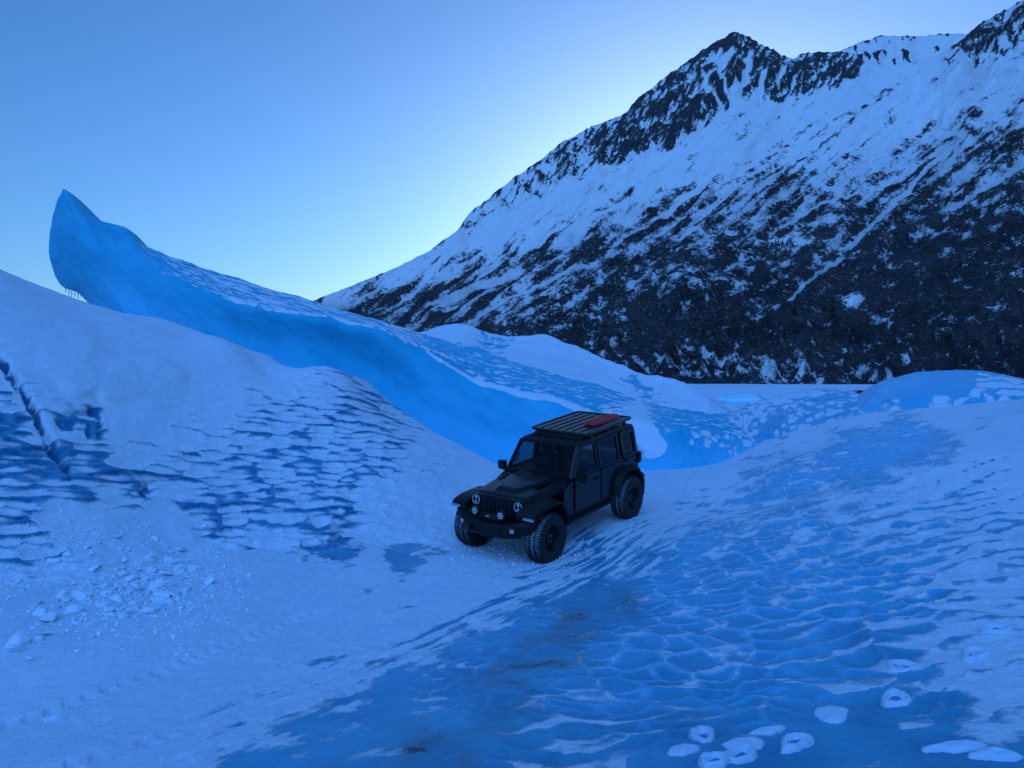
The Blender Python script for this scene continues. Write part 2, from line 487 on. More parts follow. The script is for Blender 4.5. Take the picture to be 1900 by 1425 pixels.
#            px    py   cover streakA streakB net  cups dirt tone
GT = [(100, 1250, 1.1, 0, 0, 0, 0, 0, 0), (300, 1380, 1.1, 0, 0, 0, 0, 0, 0), (0, 1420, 1.1, 0, 0, 0, 0, 0, 0), (500, 1150, 1.1, 0, 0, 0, 0, 0, 0), (800, 1080, 1.1, 0, 0, 0, 0, 0, 0), (400, 1060, 1.1, 0, 0, 0, 0, 0, 0),
      (300, 1240, 1.1, 0, 0, 0, 0, 0, 0), (450, 1240, 1.05, 0, 0, 0, 0, 0, 0), (620, 1170, 1.05, 0, 0, 0, 0, 0, 0), (850, 1100, 1.0, .1, 0, 0, 0, 0, 0), (920, 1010, .95, 0, 0, 0, .3, .05, 0), (690, 1040, 1.0, .2, 0, 0, 0, 0, 0), (600, 1024, .15, .4, 0, 0, 0, 0, 0), (640, 1022, .15, .4, 0, 0, 0, 0, 0), (745, 1034, .2, .5, 0, 0, 0, 0, 0), (600, 1050, 1.05, 0, 0, 0, 0, 0, 0), (520, 1035, .9, .3, 0, 0, 0, 0, 0), (180, 1330, 1.1, 0, 0, 0, 0, 0, 0),
      (330, 1400, .85, .9, 0, 0, 0, 0, 0), (420, 1350, .72, 1, 0, 0, 0, 0, 0), (540, 1290, .72, 1, 0, 0, 0, 0, 0), (640, 1240, .72, 1, 0, 0, 0, 0, 0), (770, 1180, .66, 1, 0, 0, 0, 0, 0), (900, 1130, .66, 1, 0, 0, 0, 0, 0), (1000, 1085, .62, 1, 0, 0, 0, 0, 0), (1100, 1035, .55, 1, 0, 0, 0, .1, 0), (1180, 990, .62, .9, .3, 0, 0, .05, 0),
      (470, 1420, .36, .45, 0, 0, .1, 0, .35), (600, 1350, .37, .4, 0, .15, .1, 0, .4), (750, 1280, .36, .35, 0, .2, .1, 0, .4), (900, 1205, .36, .3, 0, .4, .1, 0, .4), (1000, 1150, .38, .4, 0, .5, .1, .1, .35), (850, 1330, .34, .2, 0, .4, .2, .05, .3), (680, 1400, .34, .3, 0, .1, .1, .2, .25),
      (985, 1230, .25, .2, 0, .2, .1, .52, 0), (1010, 1190, .25, .3, 0, .2, .1, .46, 0), (800, 1395, .2, .3, .2, 0, .2, .50, 0), (1140, 1120, .3, .3, .2, .3, 0, .44, .1), (880, 1375, .25, .2, 0, 0, .2, .42, 0), (1075, 1155, .28, .3, .1, .3, 0, .46, .1), (930, 1290, .28, .3, 0, .3, .1, .42, .1), (950, 1260, .28, .3, 0, .2, .1, .46, .05), (1040, 1175, .28, .3, .1, .3, 0, .46, .1), (1110, 1138, .28, .3, .1, .3, 0, .44, .1), (905, 1325, .28, .2, 0, .2, .1, .42, .05), (840, 1390, .25, .2, 0, 0, .1, .46, 0),
      (1150, 1200, .30, 0, 0, 1, .1, 0, .45), (1250, 1110, .34, 0, 0, 1, .1, 0, .5), (1320, 1230, .30, 0, 0, 1, .2, 0, .4), (1400, 1140, .38, 0, 0, .9, .3, 0, .45), (1150, 1300, .30, 0, 0, .7, .3, 0, .2), (1450, 1050, .45, 0, .2, .8, .3, 0, .6), (1300, 1060, .45, 0, .3, .6, .2, 0, .4), (1050, 1290, .3, 0, 0, .6, .3, .05, .2),
      (1550, 1150, .47, 0, 0, .3, 1, 0, .4), (1600, 1080, .54, 0, .2, .3, .9, 0, .5), (1700, 1100, .64, 0, .1, .2, 1, 0, .4), (1800, 1130, .86, 0, 0, 0, .7, 0, 0), (1860, 1280, .92, 0, 0, 0, .2, 0, 0), (1780, 1260, .75, 0, 0, 0, .4, 0, 0), (1620, 1210, .48, 0, 0, 0, 1, 0, 0), (1500, 1270, .36, 0, 0, .2, .9, 0, .1), (1400, 1300, .34, 0, 0, .3, .8, 0, .1), (1700, 1330, .30, 0, 0, 0, .4, .05, 0), (1850, 1370, .45, 0, 0, 0, .2, .12, 0),
      (1250, 1340, .42, 0, 0, .1, .7, 0, 0), (1050, 1350, .45, 0, 0, .1, .7, 0, 0), (1100, 1400, .35, 0, .3, 0, .5, 0, 0), (950, 1420, .42, 0, .2, 0, .5, 0, 0), (1300, 1395, .12, 0, .3, 0, .2, 0, 0), (1500, 1405, .04, 0, .2, 0, 0, 0, 0), (1620, 1370, .08, 0, .2, 0, .1, .1, 0), (1750, 1415, .10, 0, .2, 0, 0, .15, 0), (1900, 1425, .12, 0, .2, 0, 0, .22, 0), (1550, 1340, .16, 0, .1, 0, .3, .05, 0),
      (1700, 960, .70, 0, .8, .2, .4, 0, .4), (1850, 900, .92, 0, .7, 0, .2, 0, 0), (1850, 1020, .84, 0, .5, 0, .6, 0, .2), (1500, 980, .52, 0, .7, .7, .2, 0, .7), (1300, 1005, .48, .4, .6, .7, 0, 0, .6), (1850, 820, .95, 0, .6, 0, 0, 0, 0), (1550, 930, .62, 0, .9, .4, 0, 0, .6), (1700, 890, .78, 0, .9, .2, 0, 0, .5),
      (1690, 835, .32, 0, .1, .5, 0, 0, 1.2), (1630, 845, .28, 0, .2, .6, 0, 0, 1.1), (1560, 850, .45, 0, .3, 1, 0, 0, 1), (1600, 815, .46, 0, .3, 1, 0, 0, 1.2), (1740, 815, .5, 0, .2, 1, 0, 0, 1.2), (1680, 800, .46, 0, .2, 1, 0, 0, 1.3), (1520, 870, .5, 0, .5, .8, 0, 0, .9), (1450, 890, .50, 0, .6, .7, 0, 0, .8), (1420, 910, .5, 0, .8, .4, 0, 0, .6),
      (1400, 870, .68, 0, .5, .5, .2, 0, .6), (1300, 930, .72, .2, .6, .3, 0, 0, .5), (1250, 890, 1.1, 0, 0, 0, 0, 0, 0), (1250, 950, .74, .4, .4, .2, 0, 0, .4), (1500, 810, .85, 0, .4, 0, .3, 0, 0), (1600, 775, .9, 0, .2, 0, .3, 0, 0), (1750, 765, .92, 0, .2, 0, .3, 0, 0), (1900, 745, .8, 0, .3, 0, .4, 0, .1), (1800, 780, .95, 0, .3, 0, 0, 0, 0),
      (1000, 985, .9, .1, 0, 0, .3, .08, 0), (1110, 960, .86, .4, 0, 0, 0, .05, 0), (1090, 1005, .5, 1, 0, 0, 0, .1, 0), (1215, 915, 1.0, .2, 0, 0, 0, 0, 0), (1050, 930, .95, 0, 0, 0, 0, 0, 0), (1340, 870, .95, 0, .2, 0, 0, 0, 0)]
cover, stA, stB, net, cups, dirt, tone = idw(qx, qy, GT, power=3.6, soft=22)
wx = XX + 0.10 * fbm(XX * 1.7, YY * 1.7, 2, 3); wy = YY + 0.10 * fbm(XX * 1.7, YY * 1.7, 2, 9)
wx = wx + .5 * fbm(XX * .45, YY * .45, 2, 14); wy = wy + .4 * fbm(XX * .5, YY * .5, 2, 15)
cu, cvv = wx / 0.37 + .12 * wy, wy / 0.32
ca, sa = math.cos(math.radians(58)), math.sin(math.radians(58))
u_, v_ = XX * ca + YY * sa, -XX * sa + YY * ca
strA = fbm(u_ * 0.9 + 0.5 * perlin(XX * 2, YY * 2, 4), v_ * 7.0, 4, 21) * 1.5
ca, sa = math.cos(math.radians(14)), math.sin(math.radians(14))
u2, v2 = XX * ca + YY * sa, -XX * sa + YY * ca
wv = 0.35 * perlin(u2 * 1.3, v2 * 1.3, 31)
strB = fbm(u2 * 1.1, (v2 + wv) * 4.6, 4, 41) * 1.5
rpl = 1 - np.abs(perlin(u2 * 0.38 + .1 * wv, (v2 + wv * .5) * 2.2, 47)) * 4.0           # thin dark cracks along the drift
patch2 = fbm(XX * .9, YY * .9, 3, 57)
patch = fbm(XX * 2.2 + .4 * perlin(XX * 6, YY * 6, 2), YY * 2.2, 4, 61) * 1.4
netv = 0.9 * patch * sstep(0.12, .5, patch)
base = (cover - 0.5) * 1.25
pat = stA * strA * 0.75 + stB * (strB * 0.42 - 1.5 * np.clip(rpl, 0, 1) ** 3 * sstep(-.2, .2, patch2)) + net * netv * 0.75
pat = pat + (1 - np.clip(cups + stA + stB + net, 0, 1)) * patch * 0.35 + 0.22 * patch
snow = np.clip(0.5 + base + pat, -0.2, 1.2)
far = np.clip(YY / 9.0, 0.6, 1.6)
dz = stB * 0.040 * strB + stA * 0.045 * strA - stB * 0.02 * np.clip(rpl, 0, 1) ** 2
dz += 0.03 * fbm(XX * 0.9, YY * 0.9, 3, 71) + 0.012 * fbm(XX * 5, YY * 5, 3, 75) + 0.012 * np.clip(snow - 0.5, 0, .4)
# trampled lumps round the car and below the broken bank
lump = np.exp(-(((qx - 950) / 130) ** 2 + ((qy - 1010) / 45) ** 2)) + 0.8 * np.exp(-(((qx - 250) / 260) ** 2 + ((qy - 1080) / 110) ** 2))
dz += lump * 0.06 * np.abs(fbm(XX * 5.5, YY * 5.5, 3, 81))
# wheel tracks down the trough
trk = np.array([at(*q)[:2] for q in ((935, 1050, 12.6), (800, 1100, 10.9), (620, 1180, 8.9), (400, 1270, 7.3), (150, 1360, 6.3), (-250, 1450, 5.4))])
for off in (-0.8, 0.8):
    best = np.full(XX.shape, 9.0); along = np.zeros(XX.shape); acc = 0.0
    for k in range(len(trk) - 1):
        a, b = trk[k], trk[k + 1]; d = b - a; L = np.hypot(*d); d = d / L; nrm = np.array([-d[1], d[0]])
        a = a + nrm * off
        t = np.clip((XX - a[0]) * d[0] + (YY - a[1]) * d[1], 0, L)
        dist = np.hypot(XX - a[0] - t * d[0], YY - a[1] - t * d[1])
        m = dist < best
        best = np.where(m, dist, best); along = np.where(m, acc + t, along); acc += L
    band = 1 - sstep(0.10, 0.16, best)
    teeth = np.sign(np.sin(along / 0.085 * math.pi + best * 14))
    dz += band * sstep(0.95, 1.05, cover) * (-0.022 + 0.011 * teeth)
back = [np.array((CAR_MAT @ Vector((q, 0, 0)))[:2]) for q in (-1.2, -3.5)] + [at(1225, 888, 22.3)[:2], at(1262, 868, 25)[:2]]
for off in (-0.8, 0.8):
    for a, b in zip(back[:-1], back[1:]):
        d = b - a; L = np.hypot(*d); d = d / L; a = a + np.array([-d[1], d[0]]) * off
        t = np.clip((XX - a[0]) * d[0] + (YY - a[1]) * d[1], 0, L)
        dist = np.hypot(XX - a[0] - t * d[0], YY - a[1] - t * d[1])
        dz += -.03 * (1 - sstep(.11, .2, dist)) + .02 * np.exp(-((dist - .24) / .06) ** 2)
near_wheel = np.zeros(XX.shape)
for w in WHEELS:
    near_wheel = np.maximum(near_wheel, np.exp(-((XX - w.x) ** 2 + (YY - w.y) ** 2) / 0.35))
P[..., 2] += dz * (1 - 0.7 * near_wheel) + 0.02 * near_wheel
tone = np.clip(tone * .6 + .08 + .12 * patch, 0, 1)
kw = 1 - near_wheel
dirt = np.clip(dirt * (1 + 1.2 * patch), 0, 1)
ground = grid_mesh('ice_ground', P, M['ground'], {'snow': snow, 'dirt': dirt, 'tone': tone, 'cu': cu, 'cv': cvv, 'cups': np.clip(cups, 0, 1) * kw, 'net': np.clip(net, 0, 1) * kw}, flip=False)
tag(ground, 'snowy trough and cupped blue ice slope in front of and beside the car', None, None, 'structure')


def gz(x, y):
    """height of the finished ground at (x, y)"""
    i = int(np.clip(np.searchsorted(cols, CX + F * x / y), 1, NC - 1)); j = int(np.clip(np.searchsorted(-1 / rows, -1 / y), 1, NR - 1))
    return float(P[i, j, 2])


# ------------------------------------------------------------------ the snow bank on the left
H = []
crest = [(-350, 391.7, 15.5), (-200, 443.4, 15.9), (-90, 478.9, 16.2), (0, 512.3, 16.5), (60, 538.3, 17.1), (114, 556.8, 17.6), (168, 566.2, 18.2), (253, 594.6, 18.7), (358, 631.4, 19.1), (421, 635.5, 19.3), (460, 666.6, 19.4), (493, 695.4, 19.5), (547, 688.2, 19.7), (623, 689.9, 20.0), (674, 734.8, 20.1), (735, 780.2, 20.3), (800, 815.1, 20.2), (900, 864.5, 19.9), (935, 879.9, 19.8)]
for p in crest:
    c = at(*p); H.append(c)
    H.append(c + np.array([0.3, 2.2, -0.25])); H.append(c + np.array([0.8, 5.0, -2.2])); H.append(c + np.array([1.5, 9, -6]))
for p in [(100, 900, 12.3), (0, 800, 12.6), (0, 650, 14.0), (-250, 900, 11.0), (-250, 650, 13), (250, 900, 13.5), (250, 750, 15.2), (250, 650, 16.8), (0, 960, 11.4), (450, 950, 14.4), (450, 850, 15.7), (450, 750, 17.2),
          (620, 960, 15.0), (620, 850, 16.6), (620, 760, 18.3), (750, 950, 15.6), (750, 860, 17.3), (830, 905, 17.2), (890, 890, 18.4)]:
    H.append(at(*p))
toe = [(-300, 1120, 9.6), (0, 1100, 10.4), (150, 1075, 11.1), (350, 1035, 12.9), (550, 1025, 13.4), (700, 1030, 13.4), (790, 1005, 14.2), (850, 965, 15.9), (905, 925, 17.4), (945, 895, 19)]
for p in toe:
    c = at(*p); c[2] -= 0.03; H.append(c)
    s = np.array([0.25, -1, 0]); H.append(c + s * 0.9 + np.array([0, 0, -.10])); H.append(c + s * 2.6 + np.array([0, 0, -1.0]))
H.append(np.array([2.5, 21, -1.6])); H.append(np.array([2.5, 25, -3.0]))
bank_z = tps(H)
bc = np.linspace(-520, 1010, 560); br = np.concatenate([np.linspace(9.0, 21.0, 400), np.linspace(21.2, 28.0, 40)])
BX, BY = np.meshgrid(bc, br, indexing='ij')
XX = (BX - CX) / F * BY; YY = BY
ZZ = bank_z(XX, YY)
B = np.stack([XX, YY, ZZ], -1)
qx, qy = project(B)
#       px   py  cover cups  streak
BT = [(100, 560, .85, .05, .3), (250, 620, .82, .05, .35), (400, 660, .82, .05, .4), (120, 650, 1.15, 0, 0), (220, 720, 1.15, 0, 0), (300, 700, 1.1, 0, 0), (150, 720, 1.15, 0, 0), (270, 780, 1.1, 0, 0), (330, 640, .85, .05, .4), (500, 690, .85, .1, .3),
      (400, 730, .9, .25, .2), (350, 800, .80, .6, .1), (600, 720, .80, .6, .1), (640, 740, .66, 1, 0), (500, 780, .72, .9, .1), (450, 850, .64, 1, .1), (600, 830, .60, 1, 0), (700, 830, .66, 1, 0), (800, 860, .9, .5, .2), (860, 900, 1.0, .2, .1), (880, 870, .9, .2, .3),
      (400, 920, .55, 1, .1), (520, 900, .56, 1, 0), (600, 930, .60, 1, 0), (720, 930, .85, .6, .1), (800, 950, 1.0, .2, .1), (430, 985, .42, .7, .3), (600, 1015, .3, .5, .6), (520, 1000, .55, .6, .4), (740, 1030, .35, .2, .8), (690, 990, .9, .3, .3), (800, 1000, 1.0, 0, .2), (650, 1018, .30, .3, .6),
      (30, 800, .42, 1, 0), (20, 880, .36, 1, 0), (60, 920, .34, 1, 0), (20, 960, .42, 1, 0), (40, 1030, .60, 1, 0), (90, 1050, .72, .7, 0), (20, 730, .7, .7, .1), (0, 1090, .9, .2, 0),
      (120, 780, .40, .6, .1), (150, 800, .7, .5, .1), (172, 765, .42, .5, .1), (180, 800, .42, .7, .1), (215, 790, 1.05, .1, 0), (200, 740, 1.1, 0, 0), (130, 880, .34, 1, 0), (170, 870, .40, 1, 0), (200, 880, .44, 1, 0), (240, 880, .60, .9, 0), (270, 912, .42, .6, 0), (150, 840, .62, .6, 0), (150, 910, .55, 1, 0), (100, 860, .38, .8, 0), (230, 830, .9, .4, 0), (90, 800, .9, .2, 0), (200, 920, .85, .4, 0),
      (300, 950, 1.0, .3, 0), (150, 980, 1.15, .1, 0), (220, 1000, 1.15, .1, 0), (300, 1000, 1.1, .1, 0), (350, 950, .45, .5, .3), (120, 950, 1.05, .3, 0), (200, 1060, 1.15, 0, 0), (40, 640, 1.0, 0, .1), (10, 580, .85, .1, .3), (320, 870, .72, .8, 0), (300, 830, .85, .6, 0)]
cover, cups, stB = idw(qx, qy, BT, power=3.6, soft=16, sy=1.2)
# arc length down the slope for the cup pattern
sl = ZZ * 1.25 + YY * .30 + XX * .03
wx = XX + 0.14 * fbm(XX * 1.5, sl * 1.5, 3, 13); wy = sl + 0.10 * fbm(XX * 1.1, sl * 1.5, 3, 19)
patch = fbm(XX * 1.8 + .4 * perlin(XX * 5, sl * 5, 2), sl * 1.8, 4, 63) * 1.4
strB = fbm(XX * 0.9, sl * 5.0, 4, 43) * 1.4
snow = 0.53 + (cover - 0.5) * 1.25 + stB * strB * 0.55 + 0.30 * patch
# the open crevice that runs down the left edge
cr = np.array([(-40, 610), (0, 668), (30, 705), (55, 750), (80, 800), (108, 850), (135, 890)], float)
dist = np.full(qx.shape, 1e9); tt = np.zeros(qx.shape); side = np.zeros(qx.shape)
for k in range(len(cr) - 1):
    a, b = cr[k], cr[k + 1]; d = b - a; L = np.hypot(*d); d = d / L
    t = np.clip((qx - a[0]) * d[0] + (qy - a[1]) * d[1], 0, L)
    dd = np.hypot(qx - a[0] - t * d[0], qy - a[1] - t * d[1])
    m = dd < dist
    dist = np.where(m, dd, dist); tt = np.where(m, (k + t / L) / (len(cr) - 1), tt)
    side = np.where(m, (qx - a[0]) * d[1] - (qy - a[1]) * d[0], side)
wd = 10 * sstep(0, .2, tt) * (1 - 0.4 * sstep(.75, 1, tt)) + 2 + 7 * fbm(qx * .05, qy * .05, 3, 8)
crev = (1 - sstep(0.55, 1.0, dist / wd)) * sstep(0.02, .12, tt) * (1 - sstep(.93, 1, tt))
snow = snow - crev * 1.2 * (0.55 + 1.8 * fbm(qx * .06, qy * .05, 4, 6))
dz = stB * .02 * strB + .05 * fbm(XX * .8, sl * .8, 3, 77) + .012 * fbm(XX * 5, sl * 5, 3, 78) - crev * .16 - 0.06 * sstep(.5, .1, snow)
dz += 0.16 * sstep(0.9, 1.1, cover) * np.exp(-(((qx - 210) / 150) ** 2 + ((qy - 690) / 80) ** 2))      # the smooth drift
hol = 0
for hx, hy, hw, hh in ((118, 786, 16, 14), (172, 762, 9, 9), (184, 790, 7, 22), (166, 800, 7, 12), (270, 912, 14, 13), (134, 790, 8, 9)):
    hol = hol + np.exp(-(((qx - hx) / hw) ** 2 + ((qy - hy) / hh) ** 2) ** 2)
dz -= 0.09 * np.clip(hol, 0, 1)
snow -= 0.6 * np.clip(hol, 0, 1) * (0.8 + 1.6 * perlin(qx * .08, qy * .12, 12))
g0 = ZZ - ground_z(XX, YY)
dz += .16 * fbm(XX * .75, YY * .75, 4, 89) * np.exp(-(g0 / .45) ** 2) + .05 * np.abs(fbm(XX * 3, YY * 3, 3, 90)) * np.exp(-(g0 / .3) ** 2)
N = normals(B); N *= np.sign(N[..., 2:3])
B = B + N * dz[..., None]
gap = B[..., 2] - ground_z(XX, YY) + .10 * fbm(XX * 1.6, YY * 1.6, 4, 87)
snow = snow + .55 * sstep(.30, .02, gap) * sstep(-.35, .25, fbm(XX * .9, YY * .9, 3, 88) + .1) * (1 - np.exp(-((qx - 610) / 70) ** 2 - ((qy - 1018) / 16) ** 2) - np.exp(-((qx - 745) / 45) ** 2 - ((qy - 1032) / 12) ** 2))
bank = grid_mesh('snow_bank', B, M['bank'], {'snow': np.clip(snow, -.2, 1.2), 'dirt': np.zeros(snow.shape), 'tone': np.zeros(snow.shape), 'cu': wx / .38 + wy * .25, 'cv': wy / .20, 'cups': np.clip(cups, 0, 1), 'net': np.zeros(snow.shape)})
tag(bank, 'rounded left bank of glacier ice under rippled snow, with a dark crevice', 'ice bank', None, 'structure')

# ------------------------------------------------------------------ swept glacier shapes


def loft(name, ctrl, ns, ntt, mat, table, label, cat, kind=None, cell=0.42, amp=0.05, rough=0.03, smooth_face=None, parent=None, back=None, shift=-1.0, custom=None, pamp=.14, asp=.85):
    C = np.array([[at(*p) if len(p) == 3 else np.array(p[:3]) for p in r] for r in ctrl])
    S = catmull(C, ns)
    S = np.swapaxes(catmull(np.swapaxes(S, 0, 1), ntt), 0, 1)
    if back:
        S = back(S)
    qx, qy = project(S)
    vals = idw(qx, qy, table, power=3.8, soft=10, sy=1.3)
    cover, cups, tone = vals[:3]
    du = np.linalg.norm(np.diff(S, axis=0), axis=-1); dv = np.linalg.norm(np.diff(S, axis=1), axis=-1)
    uu = np.concatenate([[0], np.cumsum(du.mean(1))])[:, None] + np.zeros(S.shape[:2])
    vv = np.concatenate([np.zeros((ns, 1)), np.cumsum(dv, 1)], 1)
    a = uu + .2 * fbm(uu * 1.1, vv * 1.1, 3, 5); b = vv + .2 * fbm(uu * 1.1, vv * 1.1, 3, 7)
    patch = fbm(uu * 1.1, vv * 1.1, 4, 65) * 1.4
    if custom is not None:
        cover, cups, tone = custom(cover, cups, tone, uu, vv, patch)
    snow = .5 + (cover - .5) * 1.3 + pamp * patch
    tone = tone + .10 * patch
    N = normals(S)
    d = rough * fbm(uu * .7, vv * .7, 4, 91) + .006 * fbm(uu * 6, vv * 6, 2, 92)
    toward = ((EYE - S) * N).sum(-1, keepdims=True)
    N = N * np.sign(toward.mean())
    S = S + N * d[..., None]
    o = grid_mesh(name, S, mat, {'snow': np.clip(snow, -.2, 1.2), 'dirt': np.zeros(snow.shape), 'tone': np.clip(tone, 0, 1), 'cu': a / cell, 'cv': b / (cell * asp) * (-shift), 'cups': np.clip(cups, 0, 1), 'net': np.zeros(snow.shape)}, parent=parent)
    if label: tag(o, label, cat, None, kind)
    return o, S


FIN = [[(176, 578, 31), (146, 545, 31), (108, 525, 31), (92, 470, 31), (96, 408, 31), (108, 366, 31)],
       [(215, 625, 29.9), (188, 562, 29.9), (165, 505, 29.7), (150, 450, 29.7), (138, 400, 30.1), (124, 352, 31)],
       [(290, 690, 29), (265, 615, 29.3), (240, 550, 29.4), (215, 490, 29.5), (198, 440, 30), (172, 402, 31)],
       [(345, 712, 28.5), (320, 632, 29), (296, 566, 29.2), (272, 506, 29.3), (250, 460, 30), (236, 424, 31.1)],
       [(400, 730, 28), (375, 650, 28.7), (350, 580, 28.9), (325, 520, 29.1), (300, 490, 30), (272, 458, 31.2)],
       [(520, 770, 27), (500, 695, 28), (480, 632, 28.5), (445, 564, 28.5), (418, 535, 29.9), (390, 502, 31.6)],
       [(640, 800, 26.5), (620, 715, 27.5), (600, 645, 28), (565, 587, 27.9), (556, 573, 29.6), (540, 548, 32)],
       [(760, 830, 26), (735, 755, 27), (720, 690, 27.4), (690, 610, 27.2), (688, 601, 29.5), (680, 589, 32)],
       [(870, 865, 25.5), (850, 795, 26.5), (830, 735, 26.8), (785, 652, 27.4), (785, 634, 29.0), (780, 619, 31.5)],
       [(980, 885, 25), (955, 825, 26), (930, 772, 26.2), (890, 708, 26.9), (886, 676, 28.6), (885, 648, 31.2)],
       [(1090, 888, 24.8), (1070, 843, 25.3), (1045, 792, 25.3), (1010, 738, 26.1), (1006, 712, 28.0), (1005, 688, 31)],
       [(1180, 886, 24.5), (1170, 852, 24.8), (1155, 815, 24.8), (1130, 770, 25.4), (1122, 742, 27.2), (1112, 718, 31)],
       [(1245, 884, 24.4), (1245, 852, 24.5), (1240, 822, 24.8), (1215, 787, 25.2), (1205, 768, 27), (1200, 748, 30)],
       [(1330, 872, 24.9), (1330, 847, 25.2), (1330, 826, 25.6), (1322, 803, 26.2), (1312, 786, 27.5), (1300, 765, 30)],
       [(1410, 858, 26), (1405, 838, 26.3), (1402, 822, 27), (1392, 808, 28), (1387, 793, 29), (1382, 772, 31)]]
FT = [(130, 400, .20, 0, .35), (110, 470, .20, 0, .35), (150, 480, .1, 0, .3), (180, 430, .2, 0, .35), (240, 480, .14, 0, .3), (150, 535, .40, 0, .6), (200, 545, .35, 0, .8), (180, 560, .4, 0, .8), (230, 570, .15, 0, .8), (300, 590, .02, 0, .55), (300, 540, .08, 0, .4), (280, 470, .2, 0, .3), (330, 505, .2, .1, .2),
      (400, 600, -.1, 0, .35), (500, 660, -.2, 0, .2), (450, 590, -.2, 0, .3), (600, 660, -.2, 0, .1), (700, 700, -.2, 0, .15), (700, 640, -.1, 0, .25), (620, 620, -.1, 0, .2), (800, 760, -.2, 0, .2), (800, 690, -.2, 0, .25), (900, 790, -.2, 0, .35), (1000, 790, -.1, 0, .4), (1080, 800, .0, 0, .5), (900, 740, -.1, 0, .35), (1000, 750, .1, 0, .5), (1130, 830, .1, 0, .4),
      (380, 500, .50, .3, .1), (400, 525, .62, .5, .1), (460, 540, .66, .6, 0), (520, 560, .68, .6, 0), (600, 572, .68, .6, 0), (680, 594, .72, .6, 0), (740, 612, .75, .5, 0), (430, 545, .85, .2, 0), (490, 574, .85, .2, 0), (560, 583, .85, .2, 0), (640, 598, .7, .3, 0), (700, 612, .3, .2, .1), (560, 603, -.1, 0, .2), (460, 580, -.1, 0, .3), (650, 622, -.1, 0, .2), (760, 645, .1, 0, .2),
      (800, 640, .42, .8, .3), (850, 660, .40, 1, .3), (900, 665, .42, 1, .25), (950, 690, .42, 1, .25), (1000, 705, .45, 1, .25), (1050, 715, .5, 1, .2), (1100, 730, .58, .9, .2), (800, 660, .9, .1, 0), (840, 685, .95, .1, 0), (890, 705, .95, .2, 0), (950, 722, .9, .3, .1), (1040, 748, .7, .5, .2), (1100, 758, .75, .4, .1), (1150, 760, .8, .5, 0),
      (1195, 800, 1.1, .1, 0), (1215, 835, 1.1, .1, 0), (1170, 778, 1.0, .2, 0), (1150, 800, .5, .2, .3), (1190, 840, .6, 0, .2), (1200, 870, -.1, 0, .2), (1230, 862, .0, 0, .2), (1250, 850, .05, .2, .1), (1255, 815, .15, .3, .1), (1290, 845, .1, .2, .1), (1235, 785, .3, .8, .1), (1280, 790, .4, 1, .1), (1330, 800, .45, 1, .1), (1300, 822, .55, .7, .1), (1340, 830, .4, .8, .1), (1320, 858, .2, .4, .1), (1380, 800, .6, .9, .1), (1400, 830, .6, .6, .1), (1230, 762, .55, .9, .1), (1150, 735, .6, .9, .1)]


def fin_cover(cover, cups, tone, uu, vv, patch):
    ns, ntt = uu.shape
    S_ = np.linspace(0, 14, ns)[:, None] + np.zeros((1, ntt)); S_ = S_ - np.clip(S_ - 2, 0, 1); T_ = np.linspace(0, 5, ntt)[None] + np.zeros((ns, 1))
    edge_t = T_ - 3.0 + .12 * perlin(uu * .9, uu * 0, 231) + .05 * patch
    band = sstep(-.04, .12, edge_t)
    amt = np.interp(S_, [0, 2.0, 3.2, 4.0, 6.6, 7.2, 13], [.34, .36, .48, .64, .68, .44, .44])
    cp = np.interp(S_, [0, 2.2, 3.4, 6.6, 7.2, 13], [0, .1, .6, .7, 1, 1])
    c = (-.12 + .43 * sstep(3.4, 1.2, S_) * sstep(.2, 1.8, T_)) * (1 - band) + amt * band
    lipsnow = np.exp(-((edge_t - .12) / .16) ** 2) * sstep(3.2, 4.0, S_) * sstep(7.0, 6.2, S_)
    wdt = np.interp(S_, [6.8, 7.5, 8.5, 9.5, 11], [.05, .12, .2, .28, .3])
    strip = np.exp(-((edge_t + .02) / wdt) ** 2) * sstep(6.8, 7.2, S_) * sstep(10.2, 9.4, S_)
    c = np.maximum(c, .80 * lipsnow); c = np.maximum(c, .92 * strip * (1 + .3 * patch))
    k = sstep(9.6, 10.6, S_)
    tone = tone + .45 * sstep(5.0, 9, S_) * sstep(3.2, 1, T_) + .3 * sstep(1.2, 2.4, S_) * sstep(4.6, 3, S_) * sstep(2.6, .6, T_) + .25 * sstep(1.5, 0, T_) + .22 * np.exp(-((uu - vv * .4) % 6.3 - 3.1) ** 2 * 1.2) * sstep(2.9, 2, T_)  # glow of light through the wall, painted into the ice tone
    return c * (1 - k) + cover * k, (band * cp * (1 - .8 * strip)) * (1 - k) + cups * k, tone


fin_root = empty('ice_fin', at(700, 850, 26.5))
tag(fin_root, 'tall blue ice fin with a curled overhanging tip and smooth wall behind the car', 'ice fin')
_, FS = loft('ice_wall', FIN, 520, 190, M['fin'], FT, None, None, cell=.36, amp=.06, rough=.10, custom=fin_cover, asp=1.3)
bpy.data.objects['ice_wall'].parent = fin_root
bpy.data.objects['ice_wall'].matrix_parent_inverse = Matrix.Translation(-fin_root.location)
